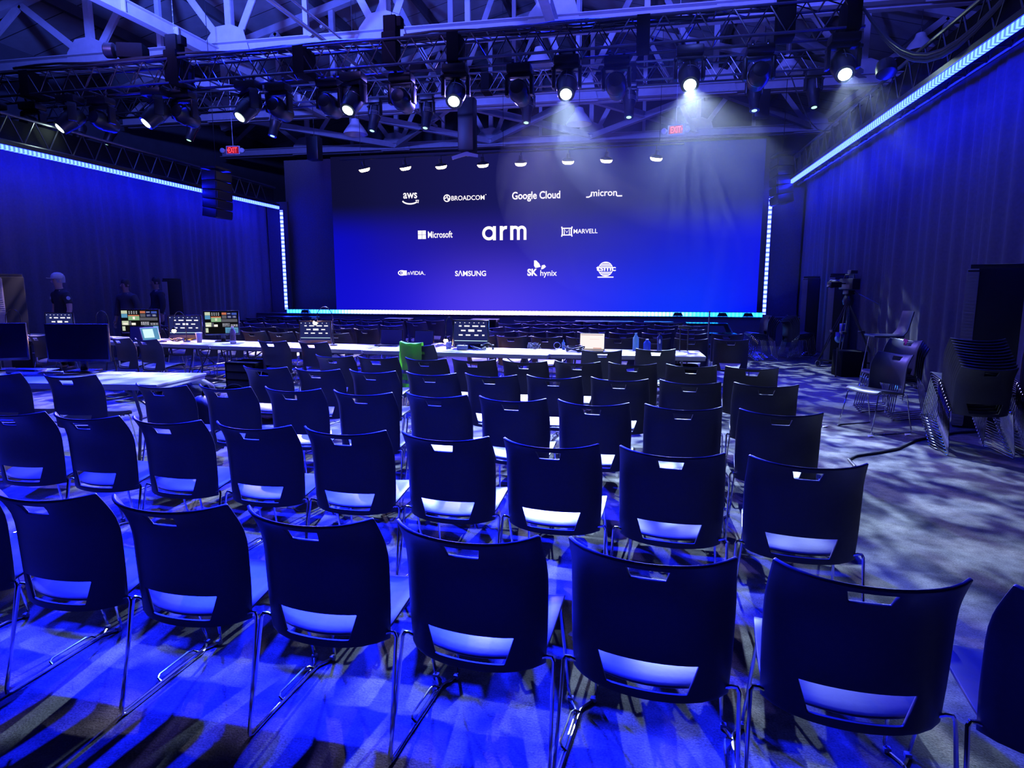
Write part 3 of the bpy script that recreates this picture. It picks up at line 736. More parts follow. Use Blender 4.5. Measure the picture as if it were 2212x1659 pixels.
for i, x in enumerate((-11.55, -10.0, -8.25, -6.35, -5.38, -4.05, -2.02, -0.45, 1.70)):
    mover((x, T1Y + 0.34, TZ + 0.009 * (x + 6)), (0.02, 0.9, -0.12), 'big', 'unlit moving light turned to the stage, %s from the left on the nearer truss' % ORD[i], 0, 'moving lights on the nearer truss')
for i, (x, dx) in enumerate(((-14.6, -.25), (-13.6, -.35), (-11.2, -.22), (-8.9, -.15), (-6.3, -.12), (-5.0, -.05), (-2.62, -.0), (-0.33, 0.0), (2.28, 0.02), (3.45, 0.05))):
    mover((x, T2Y + 0.02, T2Z + 0.02 + 0.0025 * (x + 10)), (dx, -0.32, -1.1), 'slim', 'slim moving spotlight, %s from the left on the farther truss' % ORD[i], 1, 'slim spotlights on the farther truss')

# chain hoists, hanging boxes and cable on the nearer truss
def hoist(x, label, z1=9.5, y=T1Y + 0.2):
    t = empty('chain_hoist', (x, y, T1Z + 0.45), 0, label, 'chain hoist', 'chain hoists on the trusses')
    m = MB(); m.box((0, 0, 0.22), (0.22, 0.24, 0.34), bev=0.02); m.box((0.14, 0, 0.30), (0.10, 0.16, 0.16), bev=0.02); m.build('motor_box', M_CLOTH, t)
    m = MB(); m.box((0, -0.05, -0.15), (0.26, 0.26, 0.55), bev=0.04); m.build('chain_bag', M_CLOTH, t)
    m = MB()
    k = 0.0
    while k < z1 - T1Z - 0.9:
        a = (k / 0.045) % 2
        m.tube([(0, 0, 0.4 + k), (0.0, 0, 0.44 + k)], 0.009 if a < 1 else 0.005, 5); k += 0.045
    m.build('chain', M_TRUSS, t)
hoist(-8.24, 'black chain hoist with hanging chain on the nearer truss at left', 9.3)
hoist(-4.15, 'black chain hoist and long chain bag on the nearer truss at centre', 9.8)
hoist(2.0, 'black chain hoist on the nearer truss near its right end', 10.0)
m = MB()
for k in range(5):
    pts = [(-11.6 + j * 0.5, T1Y + 0.08 + 0.05 * k, T1Z + 0.47 + 0.03 * math.sin(j * 1.1 + k * 2)) for j in range(26)]
    m.tube(pts, 0.022, 6)
tag(m.build('cable_bundle', M_CABLE), 'black cable bundle lying along the left half of the nearer truss', 'cable')
m = MB()
for k in range(4):
    pts = [(-3.9 + j * 0.5, T1Y + 0.08 + 0.06 * k, T1Z + 0.50 + 0.025 * math.sin(j * 1.4 + k * 2)) for j in range(13)]
    m.tube(pts, 0.020, 6)
tag(m.build('cable_bundle', M_CABLE), 'black cable bundle lying along the right half of the nearer truss', 'cable')
t = empty('ducted_fan', (-9.15, T1Y + 0.25, T1Z + 0.50), 0.3, 'black haze machine strapped on top of the nearer truss at left', 'haze machine')
m = MB(); m.box((0, 0, 0.14), (0.46, 0.32, 0.26), bev=0.04); m.build('machine_body', M_CLOTH, t)
m = MB(); m.lathe([(0.10, 0), (0.13, 0.02), (0.13, 0.16), (0.11, 0.18)], 18, Matrix.Translation((-0.30, 0, 0.16)) @ Matrix.Rotation(R(-90), 4, 'Y')); m.build('nozzle', M_TRUSS, t)
t['category'] = 'haze machine'; t.name = 'haze_machine'
def swag(pts, label, r=0.02, n=3):
    m = MB()
    for k in range(n): m.tube([(p[0], p[1], p[2] - 0.04 * k * math.sin(math.pi * i / (len(pts) - 1))) for i, p in enumerate(pts)], r, 6)
    tag(m.build('cable_swag', M_CABLE), label, 'cable')
P0, P1 = Vector((3.0, T1Y, T1Z + 0.35)), Vector((3.6, 7.3, 4.6))
swag([P0.lerp(P1, k / 12) - Vector((0, 0, 0.75 * math.sin(math.pi * k / 12))) for k in range(13)], 'looping black cables between the nearer truss and the right side truss')
P0, P1 = Vector((3.0, 15.0, 5.9)), Vector((3.6, 12.6, 4.6))
swag([P0.lerp(P1, k / 12) - Vector((0, 0, 0.7 * math.sin(math.pi * k / 12))) for k in range(13)], 'thin cable drooping from the farther truss to the right side truss', 0.012, 1)
# par can near the right side truss
t = empty('par_lamp', (3.18, 9.9, 4.42), 0, 'round wash lamp hanging left of the right side truss, unlit', 'stage light')
m = MB(); m.lathe([(0.05, 0.16), (0.14, 0.14), (0.165, 0.05), (0.165, -0.08), (0.15, -0.09)], 22, Matrix.Rotation(R(-22), 4, 'X')); m.build('lamp_body', M_BLACK, t)
m = MB(); m.lathe([(0.15, -0.085), (0.0, -0.09)], 22, Matrix.Rotation(R(-22), 4, 'X'))
m.build('lens', mat('dark_violet_lens', (0.10, 0.10, 0.30), 0.15, noise=(60, 0.5)), t)
m = MB(); m.tube([(0, 0, 0.15), (0.15, 0.05, 0.2), (0.45, 0.05, 0.2)], 0.015, 6); m.build('bracket', M_BLACK, t); t.scale = (0.78, 0.78, 0.78)
# ---- line arrays
def line_array(loc, rz, n, label, face=1):
    t = empty('line_array', loc, rz, label, 'speaker', 'hanging speaker arrays')
    m = MB(); m.box((0, 0, 0.06), (0.62, 0.40, 0.05)); m.tube([(0, 0, 0.08), (0, 0, roof_z(loc[0]) - loc[2] - 0.1)], 0.008, 5); m.build('fly_bar', M_BLACK, t)
    y = 0; z = 0; a = 0
    for k in range(n):
        Mr = Matrix.Rotation(R(a), 3, 'X')
        c_ = Vector((0, y, z - 0.12))
        m = MB(); m.box(c_, (0.66, 0.36, 0.205), Mr, 0.015); b_ = m.build('speaker_box', M_BLACK, t)
        m = MB(); m.box(c_ + Mr @ Vector((0, -0.19, 0)), (0.62, 0.02, 0.16), Mr)
        m.box(c_ + Mr @ Vector((0.335, -0.05, 0)), (0.012, 0.22, 0.03), Mr); m.build('grille', mat('speaker_grille', (0.03, 0.03, 0.035), 0.35, 0.5, noise=(120, 0.5)), b_, smooth=0)
        a += 2.2; y += 0.012 * k * 0.5; z -= 0.213
    return t
line_array((-10.0, 14.1, 4.25), R(92), 5, 'curved black speaker array hanging in front of the left light strip')
line_array((3.30, 16.9, 4.60), R(-85), 5, 'curved black speaker array hanging at the upper right corner of the screen')
t = empty('speaker_cluster', (-4.56, 17.0, 0), 0, 'dark hanging speaker cluster with pale bracket above the screen centre', 'speaker')
m = MB(); m.box((0, 0, 5.75), (0.42, 0.45, 1.35), bev=0.03); m.build('cabinet_body', M_BLACK, t)
m = MB(); m.poly([(-0.42, -0.05, 4.95), (-0.02, -0.05, 5.06), (0.30, -0.05, 4.98), (0.30, -0.05, 4.90), (-0.02, -0.05, 4.96), (-0.40, -0.05, 4.87)], 0.04); m.box((0, 0, 5.03), (0.06, 0.06, 0.14)); m.build('bracket', M_STEEL, t, smooth=0)
m = MB(); m.tube([(0, 0, 6.4), (0, 0, 12.3)], 0.012, 6); m.build('suspension_rod', M_BLACK, t)
for loc, lb in (((-8.9, 16.9, 5.30), 'small black speaker hanging left of centre under the second truss'), ((2.75, 16.9, 5.85), 'small black speaker hanging beside the rightmost slim spotlight')):
    t = empty('hanging_speaker', loc, 0, lb, 'speaker')
    m = MB(); m.box((0, 0, 0), (0.34, 0.3, 0.62), bev=0.03); m.build('cabinet_body', M_BLACK, t)
    m = MB(); m.tube([(0, 0, 0.3), (0, 0, roof_z(loc[0]) - loc[2] - 0.05)], 0.008, 5); m.build('suspension_rod', M_BLACK, t)

# ---- exit signs
def exit_sign(loc, rz, label, arrow):
    t = empty('exit_sign', loc, rz, label, 'exit sign', 'red exit signs under the roof')
    m = MB(); m.box((0, 0.03, 0), (0.40, 0.06, 0.24), bev=0.02)
    for sx in (-1, 1): m.lathe([(0.05, 0.0), (0.07, 0.03), (0.07, 0.09), (0.05, 0.11)], 12, Matrix.Translation((sx * 0.28, 0.03, -0.02)) @ Matrix.Rotation(R(90), 4, 'X'))
    m.tube([(0, 0.03, 0.1), (0, 0.03, roof_z(loc[0]) - loc[2] - 0.05)], 0.008, 5)
    m.build('sign_housing', M_WHITEP, t)
    m = MB(); m.add([(-0.17, -0.004, -0.095), (0.17, -0.004, -0.095), (0.17, -0.004, 0.095), (-0.17, -0.004, 0.095)], [[0, 1, 2, 3]])
    m.build('sign_face', emis('exit_face_glow', (0.9, 0.02, 0.10), 0.30), t, smooth=0)
    m = MB(); fit_text(m, 'EXIT', -0.125, -0.075, 0.125, 0.075, -0.008, 0.02)
    s_ = 1 if arrow == 'r' else -1
    m.add([(s_ * 0.14, -0.008, 0.035), (s_ * 0.168, -0.008, 0), (s_ * 0.14, -0.008, -0.035)], [[0, 1, 2]])
    m.build('lettering', M_RED, t, smooth=0)
exit_sign((-11.48, 17.0, 5.39), R(10), 'red glowing exit sign hanging under the roof at left', 'l')
exit_sign((0.78, 17.0, 5.39), R(-12), 'red glowing exit sign hanging under the roof at right', 'r')

# ================================================================ STACKING CHAIR
def grid_solid(rows, th, name, m, parent, holes=(), bulge_n=None):
    """rows: list of lists of points (front surface); th thickness; holes: set of (i,j) cells left open"""
    me = bpy.data.meshes.new(name); nr, nc = len(rows), len(rows[0])
    V = [p for r_ in rows for p in r_]
    Fs = [[i * nc + j, i * nc + j + 1, (i + 1) * nc + j + 1, (i + 1) * nc + j] for i in range(nr - 1) for j in range(nc - 1) if (i, j) not in holes]
    me.from_pydata(V, [], Fs); me.materials.append(m)
    o = bpy.data.objects.new(name, me); COL.objects.link(o)
    md = o.modifiers.new('thick', 'SOLIDIFY'); md.thickness = th; md.offset = 0
    bv = o.modifiers.new('round', 'BEVEL'); bv.width = th * 0.3; bv.segments = 2; bv.limit_method = 'ANGLE'; bv.angle_limit = R(50)
    bake(o)
    o.data.polygons.foreach_set('use_smooth', [True] * len(o.data.polygons)); o.data.set_sharp_from_angle(angle=R(40))
    o.data.materials.clear(); o.data.materials.append(m)
    if parent is not None: o.parent = parent
    return o

def lerp_tab(tab, z):
    for (z0, v0), (z1, v1) in zip(tab, tab[1:]):
        if z <= z1 or (z1, v1) == tab[-1]:
            u = (z - z0) / (z1 - z0); return v0 + (v1 - v0) * min(max(u, 0), 1)
def make_chair():
    t = empty('stacking_chair', (0, 0, 0), 0, 'black plastic stacking chair with chrome legs', 'chair')
    # ---- back shell
    YC = [(0.385, -0.134), (0.45, -0.135), (0.55, -0.138), (0.65, -0.142), (0.70, -0.150), (0.75, -0.174), (0.79, -0.200), (0.825, -0.224)]
    HW = [(0.385, 0.222), (0.50, 0.228), (0.66, 0.230), (0.76, 0.226), (0.825, 0.224)]
    BU = [(0.385, 0.090), (0.6, 0.088), (0.825, 0.078)]
    HX = [(0.397, 0.114), (0.485, 0.142)]; SX = [(0.742, 0.048), (0.790, 0.059)]
    ZR = [-0.012, 0.003, 0.012, 0.056, 0.100, 0.15, 0.20, 0.25, 0.29, 0.33, 0.357, 0.381, 0.405, 0.425, 0.44]
    rows = []
    for zi in ZR:
        zc = 0.385 + zi
        h = lerp_tab(HX, zc); s = lerp_tab(SX, zc); W = lerp_tab(HW, zc)
        xs = [0, s * 0.5, s, s + (h - s) * 0.35, s + (h - s) * 0.7, h, h + (W - h) * 0.35, h + (W - h) * 0.7, h + (W - h) * 0.93, W]
        xs = [-x for x in xs[:0:-1]] + xs
        row = []
        for x in xs:
            u = x / W
            b = lerp_tab(BU, zc) * (1 - 0.55 * u * u - 0.45 * u ** 6)
            dip = 0.0
            if zi > 0.43: dip = 0.022 * (1 - u * u) - 0.0
            elif zi > 0.40: dip = 0.012 * (1 - u * u)
            bot = (0.006 - 0.010 * (1 - u * u)) if zi < 0 else 0
            row.append((x, lerp_tab(YC, zc) - b, zc - dip * (1 if zi > 0.42 else 0.6) + bot))
        rows.append(row)
    nc = len(rows[0]); mid = (nc - 1) // 2
    holes = set()
    # lower opening between rows z .433 (index 2) and .527 (index 4); columns -h..h
    for i in (2, 3):
        for j in range(mid - 5, mid + 5): holes.add((i, j))
    for i in (10, 11):
        for j in range(mid - 2, mid + 2): holes.add((i, j))
    grid_solid(rows, 0.011, 'backrest', M_SHELL, t, holes)
    # ---- seat pan, curving down behind into the back shell and over the front edge
    rows = []
    for y, z, W, bk in ((-0.136, 0.404, 0.219, 1.0), (-0.128, 0.409, 0.221, 0.96), (-0.112, 0.415, 0.224, 0.86), (-0.085, 0.422, 0.226, 0.60), (-0.03, 0.431, 0.226, 0.22), (0.04, 0.439, 0.224, 0.0), (0.10, 0.447, 0.222, 0), (0.14, 0.449, 0.220, 0), (0.168, 0.444, 0.217, 0), (0.182, 0.432, 0.213, 0), (0.188, 0.415, 0.208, 0)):
        row = []
        for k in range(-6, 7):
            u = k / 6
            yy = y - 0.075 * bk * (1 - u * u)
            zz = z - 0.008 * (1 - u * u) * (1 - bk) + (0.004 * abs(u) ** 4 if bk < 1 else 0)
            row.append((W * u, yy, zz))
        rows.append(row)
    grid_solid(rows, 0.011, 'seat', M_SHELL, t)
    # ---- chrome sled frames
    r = 0.0062
    for sx in (-1, 1):
        p = [(sx * 0.12, -0.145, 0.390), (sx * 0.20, -0.145, 0.394), (sx * 0.232, -0.148, 0.408), (sx * 0.247, -0.152, 0.410), (sx * 0.253, -0.155, 0.398),
             (sx * 0.258, -0.200, 0.20), (sx * 0.262, -0.243, 0.03), (sx * 0.262, -0.243, 0.012), (sx * 0.262, -0.228, 0.0065), (sx * 0.262, -0.10, 0.0065), (sx * 0.262, 0.165, 0.0065),
             (sx * 0.257, 0.185, 0.0065), (sx * 0.232, 0.228, 0.0065), (sx * 0.226, 0.240, 0.010), (sx * 0.222, 0.242, 0.03), (sx * 0.212, 0.205, 0.20), (sx * 0.200, 0.168, 0.40), (sx * 0.196, 0.155, 0.418), (sx * 0.19, 0.12, 0.426),
             (sx * 0.18, -0.02, 0.412), (sx * 0.17, -0.12, 0.396)]
        m = MB(); m.tube(p, r, 7); g = m.build('leg', M_CHROME, t)
        m = MB(); m.box((sx * 0.229, 0.236, 0.010), (0.022, 0.020, 0.018), bev=0.004); m.build('glide', M_GLIDE, g)
    m = MB()
    x0 = -0.262; m.tube([(x0, 0.150, 0.010), (x0 - 0.018, 0.145, 0.018), (x0 - 0.028, 0.125, 0.020), (x0 - 0.028, -0.03, 0.020), (x0 - 0.018, -0.05, 0.018), (x0, -0.055, 0.010)], 0.0045, 6)
    m.build('ganging_loop', M_CHROME, t)
    m = MB(); m.tube([(-0.20, 0.10, 0.420), (0.20, 0.10, 0.420)], 0.0055, 6); m.tube([(-0.17, -0.12, 0.394), (0.17, -0.12, 0.394)], 0.0055, 6); m.build('cross_bar', M_CHROME, t)
    return t
CH = make_chair(); CHT = tree_of(CH); ch_used = [False]
def place_chair(x, y, deg, label, group, z=0.0, corner=True, tiltx=0.0):
    a = R(deg)
    if corner: x, y = x - 0.222 * math.sin(a), y + 0.222 * math.cos(a)     # x,y given at the top corners of the back
    if not ch_used[0]: o = CH; ch_used[0] = True; o['label'] = label
    else: o = copy_tree(CH, CHT, label)
    if group: o['group'] = group
    o.location = (x, y, z); o.rotation_euler = (tiltx, 0, a)
    return o

ROWS = [
    ('nearest', [(1.12, 1.62), (0.59, 1.66), (0.05, 1.69), (-0.48, 1.73), (-1.00, 1.76), (-1.52, 1.78), (-2.03, 1.79), (-2.55, 1.81)]),
    ('second nearest', [(0.70, 2.73), (0.16, 2.79), (-0.38, 2.84), (-0.90, 2.88), (-1.43, 2.90), (-1.95, 2.92), (-2.49, 2.95), (-3.01, 2.96), (-3.52, 2.97)]),
    ('third nearest', [(0.82, 3.82), (0.28, 3.88), (-0.26, 3.92), (-0.78, 3.96), (-1.31, 4.01), (-1.83, 4.00), (-2.38, 4.05), (-2.91, 4.04), (-3.41, 4.01)]),
    ('fourth nearest', [(0.94, 4.91), (0.40, 4.94), (-0.13, 4.99), (-0.65, 5.02), (-1.17, 5.02), (-1.68, 5.02), (-2.22, 5.06), (-2.74, 5.08), (-3.27, 5.12)]),
    ('fifth nearest', [(1.01, 5.94), (0.49, 6.00), (-0.04, 6.04), (-0.56, 6.07), (-1.07, 6.04), (-1.59, 6.07), (-2.08, 6.05), (-2.61, 6.09), (-3.11, 6.13)])]
ANG = {0: [-2, -4, -7, -6, -4, -2, -2, -2], 1: [-6, -6, -5, -4, -2, -3, -4, -3, 0]}
for i, (nm, pts) in enumerate(ROWS):
    for k, (x, y) in enumerate(pts):
        a = ANG[i][k] if i in ANG else -5 + ((k * 37 + i * 11) % 5 - 2)
        place_chair(x, y, a, 'black stacking chair in the %s row, %s from its right end' % (nm, ORD[k]), 'chairs in the rows nearest the camera')
TCH = [((-4.52, 4.32), 7, 'black chair pushed under the near white table, behind its large black monitor'),
       ((-5.22, 4.30), 5, 'black chair under the near white table, at the left edge of the picture'),
       ((-4.78, 7.68), -6, 'black chair at the long tables left of the desk lamp monitor, lit slot'),
       ((-4.17, 7.64), -8, 'black chair at the long tables below the desk lamp monitor'),
       ((-2.68, 7.52), -12, 'black chair at the long tables with a green vest over its back'),
       ((-0.39, 7.22), 9, 'black chair turned a little, in front of the bright open laptop'),
       ((0.21, 7.50), 3, 'black chair in front of the water bottles on the right table'),
       ((-6.66, 7.62), -14, 'black chair before the monitor with many coloured pictures, left of centre'),
       ((-7.18, 7.74), -18, 'black chair half hidden by the large black monitor on the near table'),
       ((-8.75, 7.9), -12, 'black chair behind the gap between the two large black monitors')]
for (x, y), a, lb in TCH: place_chair(x, y, a, lb, 'chairs drawn up to the tables')
def far_row(ords, xs, ys, side, grp, a=-5):
    for k, x in enumerate(xs):
        y = ys(x) if callable(ys) else ys
        place_chair(x, y, a + ((k * 29 + ords * 7) % 5 - 2), 'black chair beyond the long tables, %s block, %s row, %s from %s' % (side, ORD[ords], ORD[k], 'the right' if side == 'right' else 'the aisle'), grp)
FR = 'far chairs right of the aisle'; FL = 'far chairs left of the aisle'
far_row(0, (1.26, 0.73, 0.23, -0.27, -0.79, -1.31, -1.81, -2.29), 9.12, 'right', FR)
far_row(1, (1.34, 0.81, 0.29, -0.22, -0.72, -1.22, -1.68, -2.16), lambda x: 10.06 + 0.06 * x * (x > 0) + 0.06, 'right', FR)
far_row(2, (0.89, 0.39, -0.13, -0.62, -1.11, -1.61, -2.12, -2.60), 11.17, 'right', FR)
far_row(3, (1.04, 0.53, 0.0, -0.52, -1.02, -1.52, -2.01, -2.49), 12.32, 'right', FR)
far_row(4, (0.67, 0.12, -0.39, -0.90, -1.40, -1.88, -2.37), 13.32, 'right', FR)
for i, y0 in enumerate((9.20, 10.2, 11.3, 12.45, 13.2)):
    far_row(i, [(-4.62, -4.58, -4.55, -4.47, -4.32)[i] - 0.505 * k for k in range(10 if i else 8)], lambda x, y0=y0: y0 - 0.075 * (x + 4.4), 'left', FL)

# stacks at the right side of the hall
def stack(x, y, deg, n, dy, dz, what, group, skip=0, corner=False):
    a = R(deg)
    for k in range(n):
        nm = 'lowest' if k == 0 else ('topmost' if k == n - 1 else ORD[k] + ' from the floor')
        place_chair(x - math.sin(a) * dy * k, y + math.cos(a) * dy * k, deg, 'black chair in %s, %s' % (what, nm), group, z=dz * k, corner=corner)
stack(3.08, 6.53, -2, 11, 0.028, 0.0235, 'the tall stack at the right, seen from behind', 'tall chair stack at the right')
stack(3.72, 6.50, -2, 11, 0.028, 0.0235, 'the stack cut off by the picture edge', 'chair stack at the picture edge')
place_chair(2.53, 7.38, 118, 'single black chair facing the seating, before the pink tagged stack', None, corner=False)
stack(3.02, 8.22, 118, 5, 0.028, 0.0235, 'the stack with a pink tag', 'pink tagged chair stack')
stack(2.62, 14.3, 100, 6, 0.028, 0.0235, 'the left stack before the side drape', 'left far chair stack')
stack(3.30, 14.5, -80, 6, 0.028, 0.0235, 'the right stack before the side drape', 'right far chair stack')
t_ = MB(); t_.box((0, 0, 0), (0.055, 0.004, 0.075)); t_ = t_.build('paper_tag', emis('tmp', (0, 0, 0), 0) if False else mat('pink_tag_paper', (1.0, 0.08, 0.30), 0.6, noise=(40, 0.05)), smooth=0)
a_ = R(118); 
tag(t_, 'pink paper tag stuck on the top chair of a short stack', 'tag')
def chair_pt(cx, cy, deg, lx, ly, lz):
    a = R(deg); return (cx + lx * math.cos(a) - ly * math.sin(a), cy + lx * math.sin(a) + ly * math.cos(a), lz)
t_.location = chair_pt(3.02 - math.sin(a_) * 0.112, 8.22 + math.cos(a_) * 0.112, 118, 0.055, -0.272, 0.873); t_.rotation_euler = (R(12), R(-14), a_)

# tall stool behind the camera stand
t = empty('tall_stool', (3.34, 9.6, 0), R(90), 'tall black stool with a back, beside the video camera stand', 'stool')
m = MB(); m.box((0, 0, 0.86), (0.40, 0.38, 0.03), bev=0.012); m.build('seat', M_SHELL, t)
rows = []
for z, y in ((0.87, -0.17), (0.93, -0.215), (1.0, -0.235), (1.1, -0.255), (1.2, -0.275)):
    rows.append([(0.19 * k / 5, y - 0.05 * (1 - (k / 5) ** 2), z) for k in range(-5, 6)])
grid_solid(rows, 0.012, 'backrest', M_SHELL, t)
for sx in (-1, 1):
    for sy in (-1, 1):
        m = MB(); m.tube([(sx * 0.15, sy * 0.14, 0.845), (sx * 0.22, sy * 0.22, 0.0)], 0.009, 6); m.build('leg', M_CHROME, t)
m = MB(); m.tube([(-0.2, 0.2, 0.27), (0.2, 0.2, 0.27), (0.2, -0.2, 0.27), (-0.2, -0.2, 0.27)], 0.006, 6, closed=True); m.build('footrest', M_CHROME, t)

# ================================================================ TABLES
TS = 1.047
def folding_table(loc, rz, L, Wd, label, h=0.700):
    loc = (loc[0] * TS, loc[1] * TS, loc[2]); L *= TS
    t = empty('folding_table', loc, rz, label, 'table', 'white folding tables')
    m = MB(); m.box((0, 0, h - 0.013), (L, Wd, 0.026), bev=0.010)
    m.build('tabletop', M_TABLE, t)
    m = MB()
    m.box((0, -Wd / 2 + 0.012, h - 0.038), (L - 0.04, 0.010, 0.03)); m.box((0, Wd / 2 - 0.012, h - 0.038), (L - 0.04, 0.010, 0.03))
    m.box((-L / 2 + 0.012, 0, h - 0.038), (0.010, Wd - 0.04, 0.03)); m.box((L / 2 - 0.012, 0, h - 0.038), (0.010, Wd - 0.04, 0.03))
    n = int(L / 0.12)
    for k in range(n): m.box((-L / 2 + 0.08 + k * 0.12, -Wd / 2 + 0.022, h - 0.040), (0.008, 0.02, 0.026))
    m.build('apron', M_TABLE, t, smooth=0)
    for sx in (-1, 1):
        x = sx * (L / 2 - 0.28)
        m = MB()
        for sy in (-1, 1):
            m.tube([(x, sy * (Wd / 2 - 0.08), h - 0.03), (x + sx * 0.02, sy * (Wd / 2 - 0.13), h - 0.30), (x + sx * 0.02, sy * (Wd / 2 - 0.06), 0.012)], 0.0135, 8)
        m.tube([(x + sx * 0.02, -(Wd / 2 - 0.125), h - 0.33), (x + sx * 0.02, (Wd / 2 - 0.125), h - 0.33)], 0.010, 6)
        m.tube([(x + sx * 0.02, -(Wd / 2 - 0.08), 0.09), (x + sx * 0.02, (Wd / 2 - 0.08), 0.09)], 0.010, 6)
        m.build('leg', M_TLEG, t)
        m = MB(); m.tube([(x + sx * 0.02, 0, h - 0.33), (x - sx * 0.42, 0, h - 0.035)], 0.009, 6); m.build('brace', M_TLEG, t)
    return t
folding_table((-5.02, 4.70, 0), R(6), 2.30, 0.76, 'near white folding table carrying the large black monitors, at the left')
folding_table((-7.4, 4.48, 0), R(5), 2.30, 0.76, 'white folding table left of the near one, mostly outside the picture')
folding_table((0.0 - 0.13, 7.86, 0), R(1.5), 1.80, 0.76, 'white folding table at the right end, holding the lit laptop and bottles')
folding_table((-2.20, 7.78, 0), R(-3), 2.38, 0.76, 'white folding table at centre, with the vest chair before it')
folding_table((-4.56, 7.96, 0), R(-4), 2.30, 0.76, 'white folding table under the monitor with the gooseneck lamp')
folding_table((-6.86, 8.22, 0), R(-7), 2.28, 0.76, 'white folding table holding the two picture wall monitors')
folding_table((-9.18, 8.62, 0), R(-9), 2.28, 0.76, 'white folding table at the left end, glimpsed between the black monitors')

TZ_ = 0.701
def TP(p): return (p[0] * TS, p[1] * TS, p[2])
PAL = {}
def pal(k):
    cols = {'bg': (0.012, 0.015, 0.05), 'grn': (0.25, 0.45, 0.25), 'pale': (0.55, 0.62, 0.45), 'red': (0.55, 0.16, 0.09), 'blu': (0.05, 0.09, 0.45), 'grey': (0.10, 0.10, 0.13), 'wht': (0.85, 0.85, 0.95), 'blk': (0.004, 0.004, 0.006), 'cyan': (0.10, 0.30, 0.50), 'cream': (0.90, 0.82, 0.72), 'line': (0.6, 0.85, 1.0), 'navy': (0.015, 0.02, 0.12), 'lpt': (0.95, 0.80, 0.78), 'gline': (0.35, 0.22, 0.25)}
    return emis('display_' + k, cols[k], 1.0 if k not in ('wht', 'line', 'lpt', 'cream') else 1.15)
def quads(mb, mats, items, W, H, y):
    """items: (key, x0, y0, x1, y1) fractions of the display, y downwards"""
    ks = list(dict.fromkeys(i[0] for i in items))
    for k, a, b, c_, d in items:
        mb.k = ks.index(k)
        mb.add([(-W / 2 + a * W, y, H - b * H), (-W / 2 + c_ * W, y, H - b * H), (-W / 2 + c_ * W, y, H - d * H), (-W / 2 + a * W, y, H - d * H)], [[0, 1, 2, 3]])
    return [pal(k) for k in ks]
def slide_items():
    it = [('navy', 0, 0, 1, 1)]
    for k in range(7): it.append(('wht', 0.03 + k * 0.14, 0.06, 0.06 + k * 0.14, 0.09))
    for r_, xs, ws in ((0.22, (0.15, 0.31, 0.55, 0.80), (0.08, 0.16, 0.18, 0.13)), (0.42, (0.21, 0.43, 0.70), (0.14, 0.18, 0.13)), (0.62, (0.14, 0.35, 0.61, 0.84), (0.12, 0.14, 0.12, 0.07))):
        for x, w_ in zip(xs, ws):
            hh = 0.030 if w_ != 0.18 or r_ != 0.42 else 0.05
            it.append(('wht', x, r_ - hh, x + w_, r_ + hh))
    it.append(('line', 0.01, 0.86, 0.99, 0.885))
    return it
def wall_items(dy=0.0):
    it = [('blk', 0, 0, 1, 1), ('pale', 0.01, 0.02, 0.17, 0.16), ('cyan', 0.01, 0.17, 0.17, 0.34), ('blk', 0.19, 0.02, 0.48, 0.20), ('red', 0.19, 0.22, 0.49, 0.27), ('grn', 0.19, 0.27, 0.49, 0.46),
          ('cream', 0.31, 0.30, 0.37, 0.42), ('red', 0.52, 0.04, 0.66, 0.14), ('navy', 0.67, 0.04, 0.80, 0.15), ('blu', 0.82, 0.05, 0.97, 0.15), ('grey', 0.52, 0.17, 0.66, 0.31), ('navy', 0.68, 0.18, 0.82, 0.30), ('navy', 0.83, 0.18, 0.97, 0.30),
          ('pale', 0.01, 0.49, 0.19, 0.68), ('cream', 0.04, 0.58, 0.16, 0.67), ('cream', 0.27, 0.58, 0.38, 0.68), ('grey', 0.20, 0.50, 0.26, 0.68), ('grey', 0.52, 0.52, 0.75, 0.69), ('grey', 0.77, 0.57, 0.99, 0.69), ('cyan', 0.6, 0.72, 0.99, 0.97), ('pale', 0.01, 0.74, 0.09, 0.94), ('grey', 0.50, 0.34, 0.98, 0.47)]
    for r_ in range(3):
        for k in range(4): it.append(('wht', 0.21 + k * 0.065, 0.05 + r_ * 0.05, 0.245 + k * 0.065, 0.065 + r_ * 0.05)); it.append(('wht', 0.53 + k * 0.055, 0.55 + r_ * 0.045, 0.56 + k * 0.055, 0.57 + r_ * 0.045))
        for k in range(3): it.append(('wht', 0.79 + k * 0.07, 0.595 + r_ * 0.03, 0.83 + k * 0.07, 0.61 + r_ * 0.03))
    for x in (0.70, 0.85):
        for q in (0.21, 0.26): it.append(('wht', x, q, x + 0.09, q + 0.012))
    it.append(('wht', 0.69, 0.08, 0.78, 0.10))
    for q in (0.80, 0.86, 0.92): it.append(('navy', 0.64, q, 0.96, q + 0.02))
    return it
